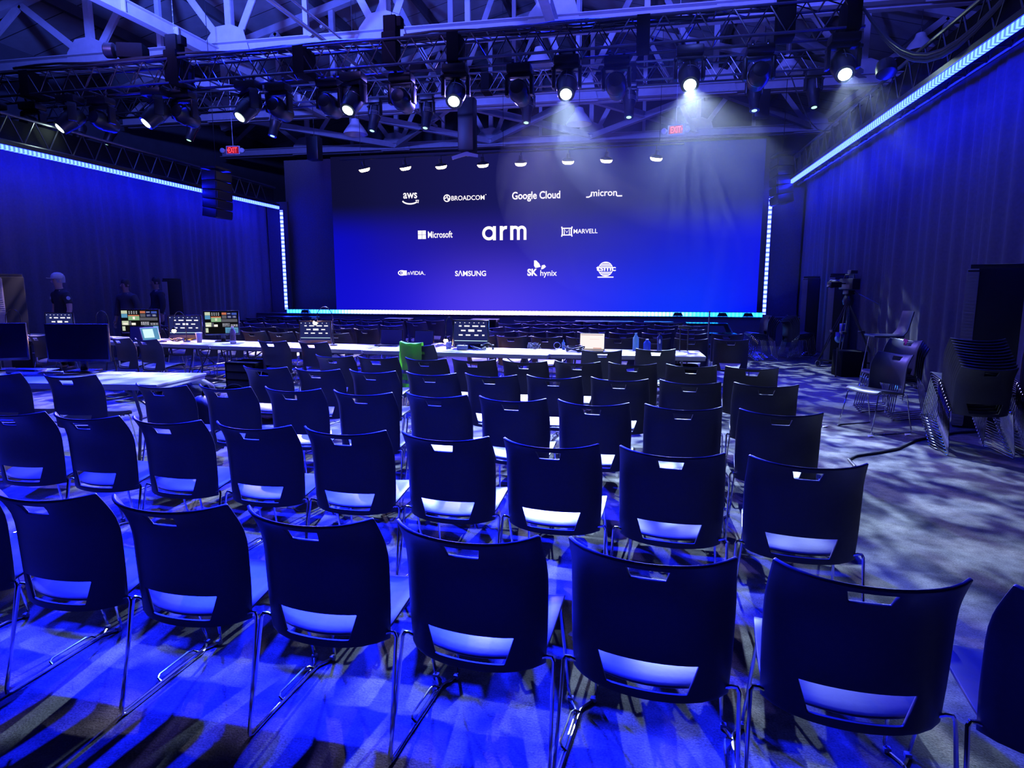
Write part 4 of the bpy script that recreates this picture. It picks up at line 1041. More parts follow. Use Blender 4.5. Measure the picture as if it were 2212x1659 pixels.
def monitor(loc, rz, W, H, lift, label, items=None, back=False, tilt=0.0, chin=0.02):
    """flat display on a stand; W x H outer panel, lift = gap under the panel"""
    loc = TP(loc)
    t = empty('monitor', loc, rz, label, 'monitor', 'monitors on the tables')
    m = MB(); m.box((0, 0.03, 0.008), (W * 0.42, 0.20, 0.014), bev=0.006); m.build('stand_base', M_BEZEL, t)
    m = MB(); m.box((0, 0.05, (lift + H * 0.5) / 2), (0.07, 0.03, lift + H * 0.5), bev=0.008); m.build('stand_neck', M_BEZEL, t)
    m = MB(); m.box((0, 0, 0), (W, 0.035, H), bev=0.006)
    if back:
        m.box((0, -0.022, 0), (W * 0.5, 0.02, H * 0.55), bev=0.008)
    p = m.build('panel', M_BEZEL, t, loc=(0, 0, lift + H / 2)); p.rotation_euler = (tilt, 0, 0)
    if items:
        b_ = 0.015; w_ = W - 2 * b_; h_ = H - b_ - max(b_, chin)
        m = MB(); ms = quads(m, None, items, w_, h_, 0.0)
        m.v = [(v[0], -0.0185 - 0.0006 * (i // 4 > 0) - 0.0003 * (i // 4 > 6), v[2] - H / 2 + max(b_, chin)) for i, v in enumerate(m.v)]
        s = m.build('screen', ms, p, smooth=0)
    else:
        m = MB(); m.box((0, -0.0185, 0.005), (W - 0.024, 0.001, H - 0.04)); m.build('screen', mat('dark_display', (0.006, 0.006, 0.012), 0.12), p, smooth=0)
    return t
monitor((-5.12, 5.02, TZ_), R(10), 0.62, 0.37, 0.10, 'large black blank monitor standing on the near white table')
monitor((-5.98, 4.92, TZ_), R(30), 0.60, 0.37, 0.10, 'large black blank monitor cut by the left picture edge')
monitor((-4.37, 8.10, TZ_), R(6), 0.48, 0.335, 0.01, 'monitor showing the logo slide, with a glowing desk lamp before it', slide_items(), chin=0.055)
monitor((-2.12, 7.98, TZ_), R(-1), 0.50, 0.375, 0.01, 'monitor showing the logo slide, right of the vest chair', slide_items(), chin=0.055)
monitor((-7.50, 8.50, TZ_), R(12), 0.62, 0.385, 0.09, 'wide monitor with many coloured pictures, behind two laptops', wall_items())
monitor((-5.96, 8.30, TZ_), R(24), 0.50, 0.37, 0.10, 'monitor with many coloured pictures, behind a clear water bottle', wall_items())
monitor((-6.66, 8.42, TZ_), R(10), 0.53, 0.38, 0.01, 'monitor showing the logo slide behind the gooseneck lamp and cup', slide_items(), chin=0.07)
monitor((-9.20, 8.72, TZ_), R(8), 0.50, 0.38, 0.02, 'monitor showing the logo slide, behind the large black monitors', slide_items(), chin=0.03)

def laptop(loc, rz, W, label, items=None, ang=18):
    loc = TP(loc)
    t = empty('laptop', loc, rz, label, 'laptop', 'laptops on the tables')
    m = MB(); m.box((0, -0.11, 0.009), (W, 0.23, 0.016), bev=0.005); m.build('base', M_BEZEL, t)
    m = MB(); m.box((0, 0, 0), (W, 0.008, 0.22), bev=0.003)
    lid = m.build('lid', M_BEZEL if not items else mat('grey_aluminium', (0.25, 0.25, 0.27), 0.35, 0.8, noise=(30, 0.05)), t, loc=(0, 0.03, 0.118)); lid.rotation_euler = (R(-ang), 0, 0)
    if items:
        m = MB(); ms = quads(m, None, items, W - 0.02, 0.20, 0.0); m.v = [(v[0], -0.0045 - 0.0005 * (i // 4 > 0), v[2] - 0.10) for i, v in enumerate(m.v)]
        m.build('screen', ms, lid, smooth=0)
    else:
        m = MB(); m.box((0, -0.0045, 0), (W - 0.02, 0.001, 0.20)); m.build('screen', mat('laptop_display_glow', (0.01, 0.012, 0.04), 0.15, emit=(0.01, 0.01, 0.25), strength=0.35), lid, smooth=0)  # dark display with a faint blue glow put into its material
    return t
laptop((-0.56, 8.00, TZ_), R(-2), 0.335, 'open laptop with a bright white page on the right table', [('lpt', 0, 0, 1, 1), ('gline', 0.02, 0.06, 0.95, 0.10), ('cream', 0.1, 0.25, 0.6, 0.26), ('gline', 0.4, 0.36, 0.8, 0.37), ('wht', 0.0, 0.0, 1, 0.03), ('red', 0.55, 0.93, 0.9, 0.97)], ang=10)
laptop((-3.32, 8.22, TZ_), R(2), 0.335, 'open dark laptop left of the green vest, its screen off', ang=8)
laptop((-2.80, 8.06, TZ_), R(-6), 0.30, 'open laptop with a pale edge, right behind the green vest', ang=12)
laptop((-7.22, 8.16, TZ_), R(20), 0.34, 'dark laptop in front of the wide picture monitor', ang=14)
laptop((-6.92, 8.02, TZ_), R(62), 0.26, 'small open laptop seen from the side with a lit edge', [('cyan', 0, 0, 1, 1), ('line', 0.1, 0.1, 0.7, 0.8)], ang=24)

def gooseneck(loc, pts, lit, label):
    loc = TP(loc)
    t = empty('gooseneck_lamp', loc, 0, label, 'desk lamp', 'gooseneck lamps on the tables')
    m = MB(); m.lathe([(0.05, 0.0), (0.05, 0.012), (0.015, 0.022), (0.01, 0.04)], 16); m.build('lamp_base', M_BLACK, t)
    m = MB(); m.tube(pts, 0.006, 7); m.build('gooseneck', M_BEZEL, t)
    d = (Vector(pts[-1]) - Vector(pts[-2])).normalized(); q = d.to_track_quat('Z', 'Y').to_matrix().to_4x4(); P = Matrix.Translation(pts[-1]) @ q
    m = MB(); m.lathe([(0.010, -0.01), (0.018, 0.0), (0.024, 0.05), (0.022, 0.05)], 14, P); m.build('lamp_shade', M_BLACK, t)
    m = MB(); m.lathe([(0.0, 0.030), (0.022, 0.036), (0.032, 0.056), (0.024, 0.078), (0.0, 0.088)], 14, P); m.build('bulb', M_DESK if lit else M_BEZEL, t)
    if lit:
        L = bpy.data.lights.new('desk_bulb', 'POINT'); L.energy = 18; L.color = (1.0, 0.42, 0.16); L.shadow_soft_size = 0.02
        o = bpy.data.objects.new('desk_bulb', L); COL.objects.link(o); o.location = Vector(loc) + Vector(pts[-1]) + d * 0.10
def neck(dx, h, w_, drop):
    return [(0, 0, 0.03), (0, 0, h * 0.7)] + [(dx * w_ * (1 - math.cos(R(a))) / 2, 0, h * 0.7 + (h * 0.3) * math.sin(R(a))) for a in range(20, 170, 20)] + [(dx * w_, 0, h * 0.7), (dx * w_ * 1.03, 0, h * 0.7 - drop)]
gooseneck((-4.06, 8.00, TZ_), neck(-1, 0.55, 0.24, 0.015), True, 'gooseneck lamp glowing at the top edge of the slide monitor')
gooseneck((-2.40, 8.10, TZ_), neck(-1, 0.42, 0.10, 0.15), True, 'gooseneck lamp glowing low beside the white cable coil')
gooseneck((-6.42, 8.12, TZ_), neck(-1, 0.46, 0.20, 0.10), True, 'gooseneck lamp glowing in front of the logo slide beside a cup')
gooseneck((-7.75, 8.15, TZ_), neck(-1, 0.46, 0.22, 0.14), False, 'unlit gooseneck lamp left of the wide picture monitor')
gooseneck((-9.6, 8.4, TZ_), neck(-1, 0.46, 0.30, 0.14), False, 'unlit gooseneck lamp above the leftmost black monitor')

# bottles, cup, vest and small things on the tables
def bottle(loc, r_, h, m_, capm, label, shape='bottle'):
    loc = TP(loc)
    t = empty('drinks_bottle', loc, 0, label, 'bottle', 'bottles on the tables')
    if shape == 'water': prof = [(r_ * .9, 0), (r_, 0.01), (r_, h * .12), (r_ * .93, h * .15), (r_, h * .2), (r_ * .93, h * .3), (r_, h * .36), (r_ * .95, h * .5), (r_, h * .6), (r_ * .95, h * .7), (r_ * .5, h * .86), (r_ * .38, h * .9), (r_ * .38, h * .94)]
    elif shape == 'flask': prof = [(r_, 0), (r_, h * .75), (r_ * .8, h * .82), (r_ * .55, h * .86), (r_ * .55, h * .92)]
    else: prof = [(r_, 0), (r_, h * .62), (r_ * .9, h * .72), (r_ * .4, h * .88), (r_ * .35, h * .93)]
    m = MB(); m.lathe(prof, 18); m.build('bottle_body', m_, t)
    m = MB(); m.lathe([(prof[-1][0] * 1.15, h * .92), (prof[-1][0] * 1.15, h), (0, h)], 14); m.build('cap', capm, t)
    return t
M_CLEAR = mat('clear_bottle_plastic', (0.75, 0.8, 0.95), 0.08, spec=0.8)
M_CLEAR.node_tree.nodes['Principled BSDF'].inputs['Transmission Weight'].default_value = 0.85
M_CLEAR.node_tree.nodes['Principled BSDF'].inputs['IOR'].default_value = 1.15
M_BLUEB = mat('blue_bottle', (0.03, 0.06, 0.45), 0.2, noise=(20, 0.2))
M_TEAL = mat('pale_teal_plastic', (0.25, 0.55, 0.65), 0.25, noise=(20, 0.1))
bottle((-5.60, 8.02, TZ_), 0.042, 0.25, M_CLEAR, M_WHITEP, 'clear ribbed water bottle in front of the right picture monitor', 'water')
bottle((-0.02, 8.10, TZ_), 0.040, 0.23, M_TEAL, M_TEAL, 'pale teal bottle on the right table, left of two darker bottles')
bottle((0.12, 8.14, TZ_), 0.048, 0.15, M_BLUEB, M_WHITEP, 'short blue round bottle on the right table, between taller bottles')
bottle((0.27, 8.05, TZ_), 0.032, 0.24, mat('dark_blue_flask', (0.02, 0.03, 0.16), 0.25, 0.5, noise=(20, 0.2)), M_BLACK, 'tall dark flask with a drop mark, rightmost bottle on the right table', 'flask')
fl = [q for q in bpy.data.objects if q.get('label', '').startswith('tall dark flask')][0]
m = MB(); m.add([(0.012 * math.cos(R(a)), -0.0330, 0.125 + (0.022 if math.sin(R(a)) < 0 else 0.04) * math.sin(R(a))) for a in range(0, 360, 20)], [list(range(18))])
m.build('drop_mark', M_WHITEP, fl, smooth=0)
t = empty('glue_bottle', TP((-0.93, 8.10, TZ_)), 0, 'small pale nozzle bottle with a ring, left of the lit laptop', 'bottle')
m = MB(); m.lathe([(0.022, 0), (0.022, 0.085), (0.010, 0.10), (0.006, 0.125), (0.0, 0.13)], 14); m.build('bottle_body', M_TEAL, t)
m = MB(); m.tube([(-0.085 + 0.045 * math.cos(R(a)), 0, 0.048 + 0.042 * math.sin(R(a))) for a in range(0, 360, 24)], 0.005, 6, closed=True); m.build('ring_handle', M_WHITEP, t)
t = empty('paper_cup', TP((-6.20, 8.10, TZ_)), 0, 'white paper cup with lid beside the glowing gooseneck lamp', 'cup')
m = MB(); m.lathe([(0.034, 0), (0.047, 0.135), (0.044, 0.135)], 20); m.build('cup_body', M_WHITEP, t)
m = MB(); m.lathe([(0.050, 0.133), (0.050, 0.146), (0.040, 0.150), (0.0, 0.150)], 20); m.build('lid', M_PAPER, t)
def coil(cx, cy, r0, n, th, label, m_, seed=1, z=TZ_, rise=0.03):
    rnd = random.Random(seed); m = MB(); cx *= TS; cy *= TS
    for k in range(n):
        rx, ry = r0 * rnd.uniform(.7, 1.1), r0 * rnd.uniform(.4, .8); ph = rnd.uniform(0, 6); ox, oy = rnd.uniform(-.3, .3) * r0, rnd.uniform(-.3, .3) * r0
        m.tube([(cx + ox + rx * math.cos(a * 0.35 + ph), cy + oy + ry * math.sin(a * 0.35 + ph), z + th + rise * (1 + math.sin(a * 0.35 * 2 + ph + k)) * 0.5 + k * th * 0.8) for a in range(18)], th, 6, closed=True)
    return tag(m.build('cable_coil', m_), label, 'cable', 'loose cable coils')
coil(-2.55, 8.02, 0.12, 5, 0.006, 'white cable coil glowing under the low gooseneck lamp', M_WHITEP, 3)
coil(-1.30, 8.02, 0.07, 5, 0.006, 'grey cable coil on the centre table near its right end', mat('grey_cable', (0.12, 0.12, 0.16), 0.5, noise=(50, 0.2)), 5, rise=0.06)
coil(-0.78, 7.86, 0.13, 6, 0.009, 'tangle of dark cable beside the lit laptop', M_CABLE, 8)
coil(-6.60, 8.14, 0.11, 5, 0.006, 'small dark tangle lit orange under the gooseneck lamp', M_CABLE, 11)
coil(-1.97, 7.78, 0.10, 4, 0.006, 'dark headset cable in front of the slide monitor at centre', M_CABLE, 13)
t = empty('power_adapter', TP((-2.40, 7.90, TZ_)), R(10), 'white charger block standing beside the white cable coil', 'charger')
m = MB(); m.box((0, 0, 0.045), (0.07, 0.04, 0.09), bev=0.008); m.build('adapter_body', M_WHITEP, t)
m = MB(); m.box((0.015, -0.022, 0.085), (0.012, 0.01, 0.02)); m.build('prong', M_CHROME, t)
t = empty('intercom_pack', TP((-2.17, 7.74, TZ_)), R(5), 'grey intercom pack lying in front of the slide monitor at centre', 'intercom')
m = MB(); m.box((0, 0, 0.033), (0.14, 0.10, 0.062), bev=0.012); m.build('pack_body', mat('mid_grey_plastic', (0.16, 0.17, 0.22), 0.45, noise=(30, 0.1)), t)
m = MB(); m.lathe([(0.012, 0), (0.012, 0.012), (0, 0.012)], 10, Matrix.Translation((0.03, 0, 0.064))); m.build('knob', M_BLACK, t)
t = empty('headset', TP((-1.86, 7.80, TZ_)), R(20), 'dark headset lying on the centre table beside the intercom pack', 'headset')
m = MB(); m.tube([(0.075 * math.cos(R(a)), 0.02, 0.025 + 0.065 * math.sin(R(a))) for a in range(0, 181, 18)], 0.007, 6); m.build('headband', M_BLACK, t)
for sx in (-1, 1):
    m = MB(); m.lathe([(0.0, -0.015), (0.034, -0.012), (0.036, 0.012), (0.0, 0.016)], 16, Matrix.Translation((sx * 0.075, 0.02, 0.037)) @ Matrix.Rotation(R(90), 4, 'Y')); m.build('ear_cup', M_BLACK, t)
for k, (x, y, a, lb) in enumerate(((-4.72, 4.98, 8, 'white paper sheet on the near table, right of the monitor'), (-5.62, 5.04, 20, 'white paper sheet between the two large black monitors'), (0.10, 7.83, 10, 'white sheet lying before the bottles on the right table'))):
    m = MB(); m.box((0, 0, 0), (0.28, 0.21, 0.003)); o = m.build('paper_sheet', M_PAPER, smooth=0, loc=(x * TS, y * TS, TZ_ + 0.002)); o.rotation_euler = (0, 0, R(a)); tag(o, lb, 'paper', 'paper sheets on the tables')
t = empty('switch_box', TP((-5.55, 4.84, TZ_)), R(5), 'flat black box with a pale end, on the near white table', 'box')
m = MB(); m.box((0, 0, 0.022), (0.30, 0.12, 0.042), bev=0.006); m.build('box_body', M_BLACK, t)
m = MB(); m.box((0.17, 0, 0.022), (0.035, 0.11, 0.044), bev=0.006); m.build('end_cap', M_WHITEP, t)
t = empty('keyboard', TP((-5.35, 4.78, TZ_)), R(8), 'flat keyboard on the near white table before the monitor', 'keyboard')
m = MB(); m.box((0, 0, 0.010), (0.42, 0.13, 0.018), bev=0.005); m.build('keyboard_body', mat('lilac_grey_plastic', (0.35, 0.35, 0.42), 0.5, noise=(30, 0.1)), t)
m = MB()
for a in range(14):
    for b in range(4): m.box((-0.19 + a * 0.029, -0.045 + b * 0.028, 0.020), (0.024, 0.022, 0.006))
m.build('keys', mat('dark_keys', (0.05, 0.05, 0.06), 0.5), t, smooth=0)
m = MB(); m.tube([TP(p_) for p_ in ((-5.55, 4.80, TZ_ + .006), (-5.56, 4.68, TZ_ + .006), (-5.4, 4.62, TZ_ + .006), (-5.1, 4.72, TZ_ + .006), (-4.9, 4.95, TZ_ + .006), (-4.85, 5.12, TZ_ + .006))], 0.005, 6)
tag(m.build('table_cable', M_CABLE), 'thin black cable curving over the near white table', 'cable')

# green vest over the chair
def vest():
    t = empty('safety_vest', (0, 0, 0), 0, 'bright green safety vest draped over a chair back at the long tables', 'vest')
    cx, cy, a = -2.68, 7.52, R(-12)
    ox, oy = cx - 0.222 * math.sin(a), cy + 0.222 * math.cos(a)
    def W(lx, ly, lz): return (ox + lx * math.cos(a) - ly * math.sin(a), oy + lx * math.sin(a) + ly * math.cos(a), lz)
    rows = []
    for z in (0.845, 0.80, 0.72, 0.64, 0.55, 0.46, 0.38, 0.30, 0.22, 0.15):
        x1 = 0.10 if z > 0.6 else 0.06 - 0.20 * (0.6 - z) / 0.45
        x0 = -0.255 - 0.02 * (0.84 - z)
        rows.append([W(x0 + (x1 - x0) * k / 14, -0.262 - 0.055 * (1 - ((x0 + (x1 - x0) * k / 14) / 0.23) ** 2) * (1 if z > 0.4 else .6) - 0.012 * math.sin(k * 1.3 + z * 3) * (0.9 - z) * 1.6 - (0.02 if z < 0.5 else 0), z + (0.004 * math.sin(k)) - (0.015 * (1 - ((k - 7) / 7) ** 2) if z > .84 else 0)) for k in range(15)])
    front = [W(-0.255 + 0.355 * k / 14, -0.19 - 0.055 * (1 - ((-0.255 + 0.355 * k / 14) / 0.23) ** 2), 0.70) for k in range(15)]
    top = [W(-0.255 + 0.355 * k / 14, -0.222 - 0.055 * (1 - ((-0.255 + 0.355 * k / 14) / 0.23) ** 2), 0.852 - 0.015 * (1 - ((k - 7) / 7) ** 2)) for k in range(15)]
    grid_solid([front, top] + rows, 0.006, 'vest_cloth', M_VEST, t)
    for z0, z1 in ((0.50, 0.455), (0.375, 0.33), (0.19, 0.155)):
        rr = []
        for z in (z0, z1):
            x1 = 0.06 - 0.20 * (0.6 - z) / 0.45; x0 = -0.255 - 0.02 * (0.84 - z)
            rr.append([W(x0 + (x1 - x0) * k / 14, -0.262 - 0.055 * (1 - ((x0 + (x1 - x0) * k / 14) / 0.23) ** 2) * (1 if z > 0.4 else .6) - 0.012 * math.sin(k * 1.3 + z * 3) * (0.9 - z) * 1.6 - (0.03 if z < 0.5 else 0.012), z) for k in range(15)])
        grid_solid(rr, 0.003, 'reflective_band', M_VTAPE, t)
vest()

# suitcase handle, thin stand and bags between the tables
t = empty('trolley_suitcase', (0.60, 8.45, 0), R(4), 'small black trolley suitcase with raised handle at the right table end', 'suitcase')
m = MB(); m.box((0, 0, 0.29), (0.36, 0.22, 0.50), bev=0.04); m.build('case_body', M_CLOTH, t)
m = MB()
for sx in (-0.05, 0.05): m.tube([(sx, 0.10, 0.5), (sx, 0.10, 1.0)], 0.008, 6)
m.box((0, 0.10, 1.01), (0.15, 0.035, 0.035), bev=0.012); m.build('handle', M_BLACK, t)
for sx in (-1, 1):
    m = MB(); m.lathe([(0.0, -0.015), (0.03, -0.015), (0.03, 0.015), (0.0, 0.015)], 14, Matrix.Translation((sx * 0.14, 0.08, 0.03)) @ Matrix.Rotation(R(90), 4, 'Y')); m.build('wheel', M_BEZEL, t)
t = empty('thin_stand', (1.02, 9.7, 0), 0, 'thin black pole on a round foot, right of the far chair block', 'stand')
m = MB(); m.tube([(0, 0, 0.01), (0, 0, 1.18)], 0.012, 8); m.build('pole', M_TLEG, t)
m = MB(); m.lathe([(0.14, 0), (0.14, 0.012), (0.03, 0.025), (0.0, 0.03)], 20); m.build('foot', M_BLACK, t)
def bag(loc, s, seed, label, m_, extra=None):
    rnd = random.Random(seed); bm = bmesh.new(); bmesh.ops.create_icosphere(bm, subdivisions=3, radius=1)
    ph = [rnd.uniform(0, 6) for _ in range(6)]
    for v in bm.verts:
        c_ = v.co.copy(); k = 1 + 0.10 * math.sin(3 * c_.x + ph[0]) + 0.09 * math.sin(4 * c_.y + ph[1]) + 0.07 * math.sin(7 * c_.z + 5 * c_.x + ph[2]) + 0.05 * math.sin(11 * c_.y + ph[3])
        v.co = Vector((c_.x * s[0] * k, c_.y * s[1] * k, max(-0.92, c_.z) * s[2] * k))
    t = empty('backpack', loc, rnd.uniform(-1, 1), label, 'bag', 'bags on the floor by the tables')
    me = bpy.data.meshes.new('bag_body'); bm.to_mesh(me); bm.free(); me.materials.append(m_)
    me.polygons.foreach_set('use_smooth', [True] * len(me.polygons))
    o = bpy.data.objects.new('bag_body', me); COL.objects.link(o); o.parent = t; o.location = (0, 0, s[2])
    m = MB(); m.tube([(s[0] * 0.5 * math.cos(R(a)), 0, s[2] * 1.85 + s[2] * 0.5 * math.sin(R(a))) for a in range(0, 181, 20)], 0.012, 6); m.build('strap', M_CLOTH, t)
bag((-4.60, 6.55, 0), (0.22, 0.17, 0.17), 2, 'dark bulky bag on the floor beneath the gap left of the vest row', mat('dark_bag_nylon', (0.03, 0.03, 0.045), 0.6, noise=(14, 0.5), bump=0.3))
bag((-4.15, 6.60, 0), (0.26, 0.18, 0.13), 5, 'patterned pale and red bundle on the floor behind the third row', mat('patterned_cloth', (0.35, 0.16, 0.22), 0.7, noise=(16, 0.95), bump=0.3))
bag((-5.55, 7.15, 0), (0.20, 0.16, 0.18), 9, 'rounded backpack on the floor beside the chair at the left tables', mat('dark_bag_nylon', (0.03, 0.03, 0.045), 0.6))
bag((-3.75, 4.95, 0), (0.16, 0.14, 0.28), 12, 'dark upright backpack at the right end of the near white table', mat('dark_bag_nylon', (0.03, 0.03, 0.045), 0.6))
t = empty('equipment_case', (-5.35, 8.0, 0), R(-5), 'black equipment rack under the table, with small red light', 'equipment case')
m = MB(); m.box((0, 0, 0.25), (0.50, 0.42, 0.50), bev=0.02); m.build('case_body', M_CLOTH, t)
for k in range(4):
    m = MB(); m.box((0, -0.215, 0.09 + k * 0.11), (0.42, 0.012, 0.085), bev=0.004); m.build('rack_unit', mat('rack_grey', (0.02, 0.02, 0.03), 0.5, 0.2, noise=(20, 0.3)), t)
m = MB(); m.box((0.15, -0.225, 0.43), (0.012, 0.006, 0.012)); m.build('indicator', emis('red_indicator', (1, 0.1, 0.05), 4.0), t, smooth=0)
# cables hanging under the tables and on the floor
rnd = random.Random(4)
for k in range(16):
    x = (-6.9, -6.5, -6.2, -5.6, -5.3, -4.0, -3.6, -2.9, -2.2, -1.9, -1.4, -7.6, -6.0, -5.0, -0.9, -0.4)[k]; y = 8.1 - 0.06 * (x + 2) if x < -2 else 7.9
    m = MB(); dx, dx2 = rnd.uniform(-.3, .3), rnd.uniform(-.5, .5)
    m.tube([(x, y, 0.70), (x + dx * .3, y - .05, 0.45), (x + dx, y - .1, 0.18), (x + dx + dx2 * .3, y - .2, 0.02), (x + dx + dx2, y - .5, 0.012), (x + dx + dx2 * 1.5, y - .45, 0.012)], 0.006, 5)
    tag(m.build('hanging_cable', M_CABLE), 'thin black cable hanging from the long tables to the floor', 'cable', 'cables hanging under the long tables')
m = MB(); m.tube([(1.85, 5.70, 0.012), (1.87, 5.95, 0.012), (1.98, 6.10, 0.012), (2.2, 6.25, 0.012), (2.45, 6.45, 0.012), (2.75, 6.85, 0.012), (3.3, 7.3, 0.012), (4.0, 7.6, 0.012)], 0.013, 7)
tag(m.build('floor_cable', M_CABLE), 'thick black cable curving across the floor of the right aisle', 'cable')
for k, (x, y, lb) in enumerate(((2.02, 7.35, 'white paper scrap on the floor by the single chair'), (2.35, 6.95, 'crumpled paper scrap on the floor in front of the single chair'), (2.75, 7.1, 'folded paper scrap on the floor near the tall stack'))):
    m = MB(); m.poly([(0, 0, 0.002), (0.06, 0.01, 0.02), (0.05, 0.05, 0.004), (0.01, 0.04, 0.015)], 0.002, (0, 0, 1)); o = m.build('paper_scrap', M_PAPER, smooth=0, loc=(x, y, 0)); tag(o, lb, 'paper', 'paper scraps in the right aisle')

# ================================================================ VIDEO CAMERA, TOWERS
t = empty('camera_tripod', (3.78, 12.75, 0), R(20), 'black video camera tripod on a wheeled dolly, right of the stage', 'tripod')
hub = Vector((0, 0, 1.28))
for k in range(3):
    a = R(90 + 120 * k + 15); f_ = Vector((0.55 * math.cos(a), 0.55 * math.sin(a), 0.13))
    m = MB()
    for s in (-0.03, 0.03):
        off = Vector((-math.sin(a) * s, math.cos(a) * s, 0)); m.tube([hub * 0.98 + off, (hub + f_) / 2 + off, f_ + off * 0.3], 0.011, 6)
    m.box((hub + f_) / 2, (0.09, 0.09, 0.05), bev=0.01)
    m.build('leg', M_TRUSS, t)
    m = MB(); m.bar((0, 0, 0.14), f_, 0.05, 0.03); m.build('dolly_arm', M_BLACK, t)
    m = MB(); P = Matrix.Translation((f_.x, f_.y, 0.062)) @ Matrix.Rotation(a, 4, 'Z') @ Matrix.Rotation(R(90), 4, 'X')
    m.lathe([(0.0, -0.018), (0.05, -0.018), (0.062, -0.012), (0.062, 0.012), (0.05, 0.018), (0.0, 0.018)], 22, P); wl = m.build('caster', mat('grey_rubber', (0.22, 0.22, 0.24), 0.5, noise=(20, 0.1)), t)
    m = MB(); m.lathe([(0.0, -0.020), (0.044, -0.020), (0.044, 0.020), (0.0, 0.020)], 18, P); m.build('wheel_hub', M_BLACK, wl)
m = MB(); m.lathe([(0.08, 1.20), (0.10, 1.28), (0.07, 1.36), (0.05, 1.40)], 16); m.box((0, 0, 1.43), (0.14, 0.16, 0.08), bev=0.015); m.build('fluid_head', M_BLACK, t)
m = MB(); m.tube([(0.05, -0.08, 1.44), (0.30, -0.42, 1.22)], 0.011, 6); m.build('pan_handle', M_TRUSS, t)
m = MB(); m.box((-0.06, 0, 0.78), (0.10, 0.08, 0.16), bev=0.01); m.tube([(-0.12, 0, 0.62), (-0.12, 0.0, 0.70)], 0.07, 12); m.build('tape_roll', mat('blue_violet_tape', (0.06, 0.05, 0.5), 0.4, noise=(20, 0.1)), t)
m = MB(); m.lathe([(0.05, -0.03), (0.07, -0.03), (0.07, 0.03), (0.05, 0.03)], 18, Matrix.Translation((-0.14, -0.02, 0.58)) @ Matrix.Rotation(R(70), 4, 'X')); m.build('white_tape_roll', M_TEAL, t)
t = empty('video_camera', (3.78, 12.75, 1.47), R(20), 'black broadcast video camera with viewfinder on the tripod', 'video camera')
m = MB(); m.box((0, 0, 0.11), (0.16, 0.38, 0.20), bev=0.02); m.build('camera_body', M_BLACK, t)
m = MB(); m.lathe([(0.06, 0), (0.075, 0.02), (0.075, 0.22), (0.085, 0.30), (0.07, 0.30)], 20, Matrix.Translation((0, 0.19, 0.12)) @ Matrix.Rotation(R(-90), 4, 'X')); m.build('camera_lens', M_BEZEL, t)
m = MB(); m.box((-0.32, -0.02, 0.10), (0.22, 0.14, 0.10), bev=0.02); m.tube([(-0.08, 0, 0.12), (-0.28, 0, 0.12)], 0.012, 6); m.build('viewfinder', M_BEZEL, t)
m = MB(); m.tube([(0, -0.12, 0.21), (0, -0.10, 0.28), (0, 0.12, 0.28), (0, 0.16, 0.21)], 0.014, 7); m.build('carry_handle', M_TRUSS, t)
m = MB(); m.box((0.03, -0.02, 0.33), (0.14, 0.10, 0.06), bev=0.01); m.build('top_monitor', M_TRUSS, t)
def tower(loc, rz, h, label, wd=0.42, dp=0.45):
    t = empty('speaker_tower', loc, rz, label, 'speaker tower', 'dark speaker towers along the drapes')
    m = MB(); m.box((0, 0, h / 2), (wd, dp, h), bev=0.02); m.build('tower_body', M_BLACK, t)
    m = MB(); n = int(h / 0.035)
    m.box((-wd / 2 + 0.05, -dp / 2 - 0.010, h / 2), (0.11, 0.01, h * 0.96))
    for k in range(n): m.box((-wd / 2 + 0.05, -dp / 2 - 0.022, 0.03 + k * 0.035), (0.10, 0.02, 0.014))
    m.build('ribbed_panel', mat('ribbed_grey', (0.34, 0.32, 0.36), 0.4, 0.3, noise=(20, 0.1)), t, smooth=0)
    m = MB(); m.box((0, 0, h + 0.02), (wd * 0.92, dp * 0.9, 0.05), bev=0.01); m.build('top_cap', M_BLACK, t)
tower((3.74, 7.75, 0), R(-26), 1.72, 'tall dark speaker tower with ribbed edge behind the tall chair stack', 0.50, 0.36)
tower((3.78, 15.4, 0), R(-14), 1.72, 'dark speaker tower beside the drape, left of the video camera', 0.36)
tower((3.92, 13.9, 0), R(-16), 1.75, 'dark ribbed speaker tower just behind the video camera', 0.34)
tower((-10.6, 9.15, 0), R(49), 1.70, 'dark speaker tower left of the officer by the left drape', 0.40)
tower((-10.55, 13.0, 0), R(39), 1.68, 'dark speaker tower right of the dim people by the left drape', 0.40)
t = empty('road_case', (3.62, 11.9, 0), R(8), 'low dark case on the floor behind the video camera stand', 'equipment case')
m = MB(); m.box((0, 0, 0.22), (0.42, 0.40, 0.44), bev=0.02); m.build('case_body', M_CLOTH, t)
m = MB(); m.tube([(-0.3, -0.2, 0.0), (-0.3, -0.2, 0.5)], 0.012, 6); m.build('handle', M_TRUSS, t)

